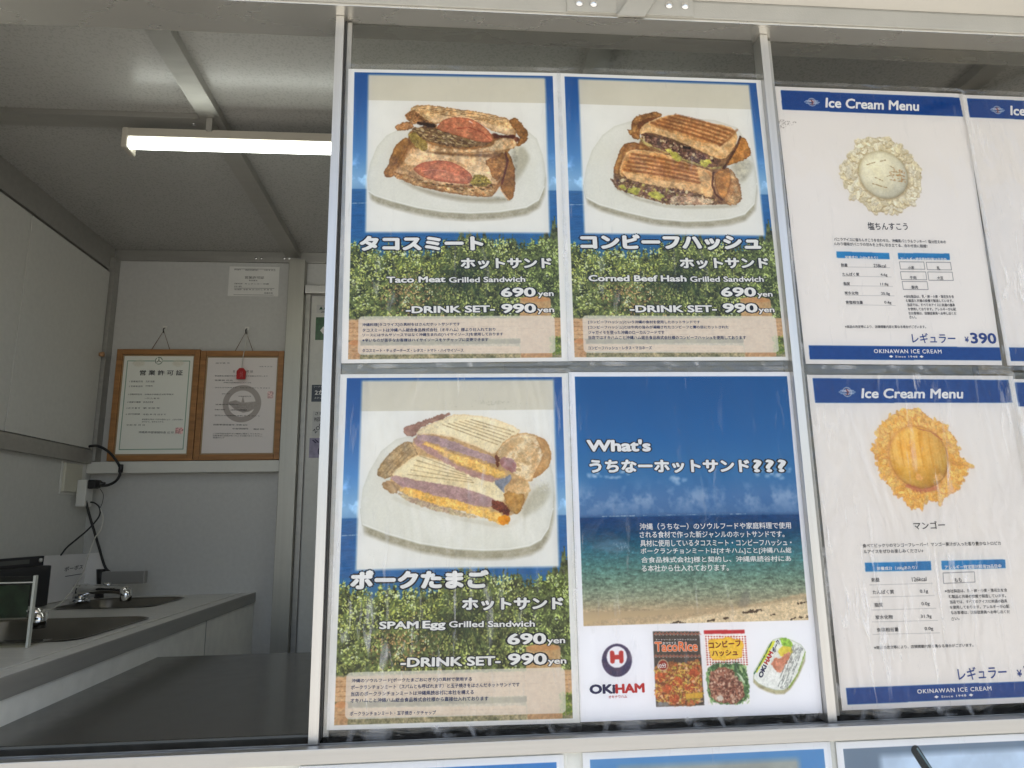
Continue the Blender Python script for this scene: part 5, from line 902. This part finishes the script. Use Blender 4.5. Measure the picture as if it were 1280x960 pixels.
Bf, bx0, bx1, bz1, _ = licence([(252.5, 438), (356.5, 440), (348.5, 574.5), (241.5, 574.5)], 'wood framed licence with a grey round emblem behind the red charm', cb_, rows(zf, [('指令第 号', (705, 276), (795, 276), 7), ('令和 年 月 日', (980, 298), (1062, 298), 7), ('営', (815, 332), (828, 332), 14), ('可 証', (900, 332), (942, 332), 14), ('食品衛生法施行令の規定に基づき営業を許可します', (700, 357), (1035, 359), 8), ('営業者 氏名', (700, 385), (812, 385), 8), ('沖縄県中部保健所管内における営業', (755, 399), (930, 400), 6), ('次のとおり許可する。令和 年 月 日から 月 日まで', (700, 430), (1050, 434), 7), ('許可の条件', (745, 470), (795, 470), 7), ('中部保健所長', (850, 486), (930, 486), 7), ('営業所の所在地', (705, 538), (850, 538), 8), ('営業の種類', (700, 570), (765, 570), 7), ('自動車による飲食店営業', (800, 573), (902, 573), 9), ('許可の有効期間 令和 年 月 日から', (700, 606), (985, 610), 7), ('自動車登録番号 沖縄 800', (692, 666), (905, 668), 9), ('中部保健所', (812, 692), (912, 692), 10), ('電話 098', (945, 694), (1012, 694), 9), ('この許可証は見やすい場所に掲示してください。', (688, 722), (1000, 724), 9), ('記載事項に変更があったときは届け出てください。', (688, 735), (1000, 737), 9), ('廃業のとき', (688, 748), (760, 748), 9)]))
for (tt, xa, xb, z1, pk_) in ((A, ax0, ax1, az1, (206, 410)), (Bf, bx0, bx1, bz1, (308.5, 411))):
    hk = Vector(U(*pk_, 1, YB - .004)); m = (xa + xb) / 2
    b = B(); tube(b, [(m - .026, FY + .003, z1 - .002), (hk.x, YB - .010, hk.z - .010), (m + .028, FY + .003, z1 - .002)], .0011, 6, 0); obj('hanging_cord', b, CORD, tt)
    h = thing('wall_hook', (hk.x, YB - .002, hk.z), 'small metal hook holding the cord of the ' + ('green bordered' if tt is A else 'emblem') + ' licence frame', 'hook')
    obj('hook_plate', bx(hk.x - .006, hk.x + .006, YB - .0030, YB - .0006, hk.z - .004, hk.z + .007, bev=.0008), WHITEP, h)
    b = B(); tube(b, [(hk.x, YB - .003, hk.z), (hk.x, YB - .012, hk.z - .004), (hk.x, YB - .013, hk.z - .012), (hk.x, YB - .008, hk.z - .016)], .0014, 8, 4); obj('hook', b, BLACK, h)
# red charm
q = U(301.5, 467, 1, FY - .02); t = thing('red_charm', q, 'small red pentagonal cloth charm hanging in front of the right licence', 'charm')
b = B(); w = .0125; hgt = .0165; prof = [(-w, -hgt), (w, -hgt), (w * 1.05, hgt * .45), (w * .45, hgt), (-w * .45, hgt), (-w * 1.05, hgt * .45)]
f = [b.verts.new((q[0] + x, q[1] - .003, q[2] + z_)) for x, z_ in prof]; k_ = [b.verts.new((q[0] + x, q[1] + .003, q[2] + z_)) for x, z_ in prof]; b.faces.new(f); b.faces.new(k_[::-1])
for i in range(6): b.faces.new((f[i], k_[i], k_[(i + 1) % 6], f[(i + 1) % 6]))
bmesh.ops.recalc_face_normals(b, faces=b.faces[:]); bmesh.ops.bevel(b, geom=b.edges[:], offset=.001, segments=2, affect='EDGES'); obj('pouch', b, RED, t)
b = B(); tube(b, [(q[0], q[1], q[2] + hgt), (q[0] + .001, q[1] + .004, q[2] + .05), (bx0 * .47 + bx1 * .53, YB - .012, U(308, 411, 1, YB)[2] - .008)], .0011, 6, 5); obj('string', b, WHITECORD, t)
L = Letters((1, q[1] - .0034)); L.t('合格', (299.6, 472), (303.4, 472), 8, I_SEAL); L.build(t)

# ------------------------------------------------------------------ lamp
t = thing('tube_lamp', (0, .45, 2.26), 'lit white tube lamp mounted under the ceiling beams', 'lamp')
X0 = U(155, 178, 1, .45)[0]; XE = .70; ZL = 2.2190
obj('housing', bx(X0 + .003, XE - .003, .438, .476, ZL + .0235, ZL + .042, bev=.002), LAMPBODY, t)
b = B(); tube(b, [(X0 + .012, .450, ZL + .0125), (XE - .012, .450, ZL + .0125)], .0105, 20, 0); obj('diffuser', b, LAMP, t, True)
for x in (X0, XE - .012): obj('end_cap', bx(x, x + .012, .436, .478, ZL - .001, ZL + .0425, bev=.004, seg=3), LAMPBODY, t)
for x in (-.347, .405): obj('clip', bx(x - .006, x + .006, .435, .479, ZL + .038, ZL + .0665, bev=.001), ALU_IN, t)

# ------------------------------------------------------------------ serving counter (inside) and sink unit
t = thing('serving_counter', (.5, .3, 1.2), 'dark glossy serving counter just inside the window', 'counter')
obj('counter_top', bx(-0.62, 1.94, 0.0085, 0.562, 1.205, 1.2335, bev=.003), COUNTER, t)
obj('counter_leg', bx(.6, .64, .3, .34, .661, 1.204), ALU, t)
t = thing('sink_unit', (-.65, .6, .66), 'stainless double sink unit along the left wall with a white front', 'sink')
XS0, XS1 = XL + .0006, -0.412; Y0s, Y1s = .04, YB - .0006; zt = 1.291
basins = [(-0.80, -0.478, 0.385, 0.700), (-0.80, -0.585 + .02, 0.890, 1.130)]
ys = [Y0s, basins[0][2], basins[0][3], basins[1][2], basins[1][3], Y1s]
b = B(); T0 = zt - .004
box(b, XS0, XS1 - .0, ys[0], ys[1], T0, zt, bev=0)
for i, bs in enumerate(basins):
    ya, yb = bs[2] + .0002, bs[3] - .0002
    box(b, XS0, bs[0], ya, yb, T0, zt, bev=0); box(b, bs[1], XS1, ya, yb, T0, zt, bev=0)
box(b, XS0, XS1, ys[2], ys[3], T0, zt, bev=0); box(b, XS0, XS1, ys[4], ys[5], T0, zt, bev=0)
obj('worktop', b, STEEL, t)
obj('edge_band', bx(XS1 + .0003, XS1 + .004, Y0s, Y1s, 1.2665, 1.2935, bev=.001), BAND, t)
obj('raised_rim', bx(-0.452, -0.447, Y0s, Y1s - .01, zt + .0002, zt + .0022, bev=.0008), STEEL, t)
b = B(); box(b, XS1 - .012, XS1, Y0s, Y1s, .661, 1.2662, bev=.001); fa = obj('front_panel', b, FASCIA, t)
obj('panel_seam', bx(XS1 + .0002, XS1 + .0012, .815, .817, 1.10, 1.266, bev=0), ALU_IN, t)
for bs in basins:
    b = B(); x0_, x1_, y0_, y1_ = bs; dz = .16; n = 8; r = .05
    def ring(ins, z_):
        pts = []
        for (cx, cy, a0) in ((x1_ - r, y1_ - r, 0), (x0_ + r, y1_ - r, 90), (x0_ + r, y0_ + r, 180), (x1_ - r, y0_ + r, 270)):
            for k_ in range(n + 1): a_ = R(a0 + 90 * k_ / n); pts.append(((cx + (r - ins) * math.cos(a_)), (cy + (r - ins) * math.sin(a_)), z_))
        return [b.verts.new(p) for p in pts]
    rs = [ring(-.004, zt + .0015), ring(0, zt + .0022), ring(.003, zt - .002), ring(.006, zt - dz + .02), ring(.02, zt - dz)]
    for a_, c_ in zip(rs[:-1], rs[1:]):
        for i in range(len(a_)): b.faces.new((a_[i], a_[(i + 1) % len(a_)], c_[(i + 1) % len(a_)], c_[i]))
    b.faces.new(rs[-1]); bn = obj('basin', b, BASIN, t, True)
    # square corner fillers between rounded bowl and the slab opening
    for sx, sy in ((0, 0), (1, 0), (1, 1), (0, 1)):
        b = B(); cx = x1_ - r if sx else x0_ + r; cy = y1_ - r if sy else y0_ + r; ox = x1_ if sx else x0_; oy = y1_ if sy else y0_
        vs = [b.verts.new((ox, oy, zt - .001))]
        for k_ in range(n + 1): a_ = math.pi / 2 * k_ / n; vs.append(b.verts.new((cx + (r) * math.cos(a_) * (1 if sx else -1), cy + r * math.sin(a_) * (1 if sy else -1), zt - .001)))
        b.faces.new(vs); ex_ = bmesh.ops.extrude_face_region(b, geom=b.faces[:]); [setattr(v_, 'co', v_.co + Vector((0, 0, -.002))) for v_ in ex_['geom'] if isinstance(v_, bmesh.types.BMVert)]
        bmesh.ops.recalc_face_normals(b, faces=b.faces[:]); obj('corner_web', b, STEEL, bn)
# inner dark under basin handled by basin meshes
def faucet(base, tip, lever, label):
    t = thing('faucet', base, label, 'faucet', 'faucets of the double sink'); bx_, by, bz = base
    b = B(); cyl(b, (bx_, by, bz), (bx_, by, bz + .012), .024, .022); tube(b, [(bx_, by, bz + .01), (bx_, by, bz + .045)], .018, 16, 0); obj('base', b, CHROME, t, True)
    b = B(); tx, ty, tz = tip; tube(b, [(bx_, by, bz + .030), (bx_ + (tx - bx_) * .3, by + (ty - by) * .3, bz + .036), (bx_ + (tx - bx_) * .75, by + (ty - by) * .75, tz + .012), (tx, ty, tz + .010)], .013, 14, 5, [.016, .012, .010, .011]); sp_ = obj('spout', b, CHROME, t, True)
    b = B(); cyl(b, (tx, ty, tz + .014), (tx, ty, tz - .012), .0135, .0125, 18); obj('nozzle', b, CHROME, sp_, True)
    if lever:
        b = B(); box(b, *lever, bev=.003); obj('lever', b, LEV, t); b = B(); cyl(b, (bx_ + .06, by + .01, bz + .036), (bx_ + .06, by + .01, bz + .048), .009); obj('lever_stem', b, CHROME, t, True)
LEV = mat('grey_lever', (.30, .29, .27), .35, .3, .05)
faucet((-0.800, 1.04, zt), (-0.628, .90, 1.318), (-0.775, -0.666, 1.085, 1.105, 1.332, 1.364), 'chrome faucet at the far basin with a flat grey lever')
faucet((-0.765, .62, zt), (-0.572, .445, 1.318), None, 'chrome faucet at the near basin behind the acrylic stand')
# black case and white card standing against the left wall
t = thing('black_case', (-.85, .85, zt), 'black case with open flap standing behind the sink on the left', 'case')
obj('case_body', bx(-.872, -.852, .55, .992, zt + .0005, 1.388, bev=.004), BLACK, t); obj('case_lid', bx(-.8825, -.873, .40, .995, zt + .0005, 1.411, bev=.003), BLACK, t)
b = B(); cyl(b, (-.8725, .975, 1.401), (-.868, .975, 1.401), .005, .005, 14); obj('rivet', b, WHITEP, t, True)
obj('case_strip', bx(-.8725, -.871, .80, .93, 1.395, 1.405, bev=0), I_WHITE if False else mat('dull_strip', (.12, .12, .11), .5), t)
t = thing('white_card', (-.865, 1.12, zt), 'white card with handwriting leaning on the wall between case and faucet', 'card')
CX = -.8705
ca0 = [Vector(U(*p, 0, CX)) for p in ((64, 695.5), (128, 690.2), (122, 742), (78, 752))]
ca0[0].y = max(ca0[0].y, 1.0); ymx = YB - .006
Qc = [Vector((CX, .99, 1.411)), Vector((CX, min(ca0[1].y, ymx), 1.409)), Vector((CX, min(ca0[2].y, ymx), zt + .002)), Vector((CX, .99, zt + .002))]
b = B(); fr_ = [b.verts.new(p) for p in Qc]; bk = [b.verts.new(p - Vector((.001, 0, 0))) for p in Qc]; b.faces.new(fr_); b.faces.new(bk[::-1])
for i in range(4): b.faces.new((fr_[i], fr_[(i + 1) % 4], bk[(i + 1) % 4], bk[i]))
bmesh.ops.recalc_face_normals(b, faces=b.faces[:]); obj('sheet', b, mat('card_paper', (.80, .78, .76), .6), t)
# its right part turns onto the back wall corner
b = B(); Y_ = YB - .004
P = [U(*p, 1, Y_) for p in ((103, 692.5), (128, 690.2), (131, 712), (121, 742), (100, 748))]
obj_pts = [b.verts.new(p) for p in P]; b.faces.new(obj_pts); bk_ = bmesh.ops.extrude_face_region(b, geom=b.faces[:]); [setattr(v_, 'co', v_.co + Vector((0, .001, 0))) for v_ in bk_['geom'] if isinstance(v_, bmesh.types.BMVert)]
bmesh.ops.recalc_face_normals(b, faces=b.faces[:]); obj('folded_side', b, mat('card_paper_b', (.74, .72, .69), .6), t)
L = Letters((0, CX), .0004); L.t('ボーボス', (80, 714.5), (103, 711.0), 5.5, I_GREY, bold=.02); L.t('――', (81, 721), (103, 717.5), .8, I_GREY); L.t('AM', (89, 742.5), (96, 740.5), 3, I_GREY); L.build(t)
t = thing('black_cup', (-.82, 1.13, zt), 'slim black holder standing between white card and faucet lever', 'holder')
q = U(125, 722, 1, 1.16); b = B(); cyl(b, (q[0], 1.165, zt + .03), (q[0] + .0, 1.165, q[2] + .022), .008, .013, 18); cyl(b, (q[0], 1.165, zt + .0005), (q[0], 1.165, zt + .0305), .012, .008, 18); obj('holder_body', b, BLACK, t, True)
# acrylic stand at the left edge
t = thing('acrylic_stand', (-.58, .35, zt), 'clear acrylic stand with green card at the left edge of the sink', 'stand')
xr = U(46, 720, 1, .33)[0]; x1b = U(37, 803, 1, .33)[0]; z1_ = U(46, 720, 1, .33)[2]
obj('front_sheet', bx(xr - .12, xr - .0032, .3285, .3315, zt + .0008, z1_, bev=0), ACRYL, t)
obj('right_edge', bx(xr - .003, xr + .0005, .326, .334, zt + .0006, z1_ + .001, bev=.0006), ACRYL_E, t)
obj('top_edge', bx(xr - .12, xr - .0034, .3270, .3330, z1_ - .0105, z1_ - .0085, bev=.0004), ACRYL_E, t)
obj('base_plate', bx(xr - .12, xr + .0005, .335, .40, zt + .0008, zt + .003, bev=.0005), ACRYL_E if False else ACRYL, t)
obj('green_card', bx(xr - .095, xr - .012, .337, .3375, zt + .045, z1_ - .014, bev=0), mat('green_card', (.012, .028, .014), .5, 0, .8, 60), t)
obj('white_slip', bx(xr - .12, xr - .0955, .3372, .3382, zt + .05, z1_ - .004, bev=0), WHITEP, t)
b = B(); tube(b, [(xr - .012, .336, zt + .055), (xr - .09, .50, zt + .004)], .0012, 6, 0); obj('brace', b, ACRYL_E, t)

# outlet, power strip, plugs, cables
t = thing('wall_outlet', (XL, 1.1, 1.61), 'cream outlet cover under the cupboard on the left wall', 'outlet')
obj('cover', bx(XL + .0006, XL + .010, 1.052, 1.135, 1.573, 1.6485, bev=.003), CREAMP, t); obj('back_plate', bx(XL + .0003, XL + .003, 1.045, 1.166, 1.566, 1.6545, bev=.001), WHITEP, t)
t = thing('power_tap', (XL, 1.12, 1.57), 'white power tap plugged into the wall outlet with black plugs', 'power strip')
px0, px1 = -.874, -.838
obj('tap_body', bx(XL + .0105, XL + .036, 1.112, 1.150, 1.535, 1.6075, bev=.004), WHITEP, t)
obj('plug_head', bx(XL + .0365, XL + .058, 1.113, 1.137, 1.583, 1.607, bev=.005, seg=3), BLACK, t)
q0 = Vector(U(114, 605, 1, 1.14)); b = B(); tube(b, [(XL + .0365, 1.1435, q0.z), (XL + .050, 1.1435, q0.z), (XL + .068, 1.146, q0.z)], .010, 12, 3, [.011, .011, .005]); obj('plug_head', b, BLACK, t, True)
def cable(name, pts, r, m, label, y):
    P = [U(a_, b_, 1, yy) for (a_, b_), yy in zip(pts, y)]; b = B(); tube(b, P, r, 8, 8); o = obj(name, b, m, None, True); tag(o, label, 'cable', 'cables below the cupboard'); return o
loop = [(108.5, 559), (114, 557.5), (122, 557.5), (132, 562), (141, 570), (149, 582), (150.5, 590), (146, 600), (136, 606), (124, 607.5)]
cable('power_cable', loop, .0038, BLACKM, 'thick black cable looping from the cupboard round to the tap', [1.150, 1.145, 1.14, 1.14, 1.14, 1.14, 1.14, 1.14, 1.145, 1.146])
b = B(); qq = U(151, 586, 1, 1.14); tube(b, [(qq[0], 1.14, qq[2] + .012), (qq[0], 1.14, qq[2] - .010)], .0062, 10, 0); o = obj('cable_ferrite', b, BLACK, None, True); tag(o, 'black clip around the thick cable loop', 'cable clip')
cable('power_cable', [(102, 611), (106, 622), (112, 645), (118, 665), (124, 685), (131, 708), (138, 716)], .0036, BLACKM, 'thick black cable hanging straight down to the faucet', [1.12, 1.12, 1.13, 1.14, 1.15, 1.16, 1.16])
cable('power_cable', [(105, 629), (116, 628), (124, 634), (124, 645), (112, 660), (96, 674), (84, 684), (76, 694)], .0022, BLACKM, 'thin black cable curling left over the white card', [1.145, 1.14, 1.14, 1.14, 1.13, 1.10, 1.08, 1.06])
cable('charging_cable', [(125, 635), (129, 647), (126, 662), (119, 672), (112, 690), (104, 715), (92, 735), (78, 752), (66, 760), (54, 763)], .0015, WHITECORD, 'thin white charging cable drooping over the card to the sink', [1.14, 1.14, 1.13, 1.12, 1.08, 1.0, .92, .84, .78, .74])
cable('charging_cable', [(125, 611), (129, 618), (128, 628), (125, 635)], .0008, BLACKM, 'hair thin dark wire below the tap', [1.146, 1.145, 1.145, 1.145])

# things half seen through the right pane
t = thing('upright_board', (1.05, .4, 1.3), 'beige upright board seen through the glass above the ice cream menus', 'board')
xa, xb = U(1166, 90, 1, .6)[0], U(1206, 90, 1, .6)[0]; obj('board', bx(xa, xb, .6, .62, 1.25, ZC - .022), BEIGE, t)
t = thing('brown_bag', (1.2, .5, 2.1), 'dark brown crumpled bag hanging behind the upper right glass', 'bag')
b = B(); g = random.Random(4); n, m_ = 18, 12; vs = []
cx_, cz_ = U(1250, 95, 1, .55)[0], U(1250, 95, 1, .55)[2]
for j in range(m_ + 1):
    row = []
    for i in range(n):
        a_ = 2 * math.pi * i / n; th = math.pi * j / m_; rr = math.sin(th) ** .6 * (1 + .12 * math.sin(5 * a_ + j) + g.uniform(-.04, .04)); row.append(b.verts.new((cx_ + .10 * rr * math.cos(a_), .56 + .05 * rr * math.sin(a_), cz_ + .07 * math.cos(th) + .012 * math.sin(3 * a_))))
    vs.append(row)
for j in range(m_):
    for i in range(n):
        try: b.faces.new((vs[j][i], vs[j][(i + 1) % n], vs[j + 1][(i + 1) % n], vs[j + 1][i]))
        except Exception: pass
bmesh.ops.remove_doubles(b, verts=b.verts[:], dist=1e-4); bmesh.ops.recalc_face_normals(b, faces=b.faces[:]); obj('bag', b, BROWNM, t, True)
b = B(); pA, pB = U(1250, 128, 1, .5), U(1290, 66, 1, .5); tube(b, [pA, pB], .007, 8, 0); obj('strap', b, ALU_IN, t, True)
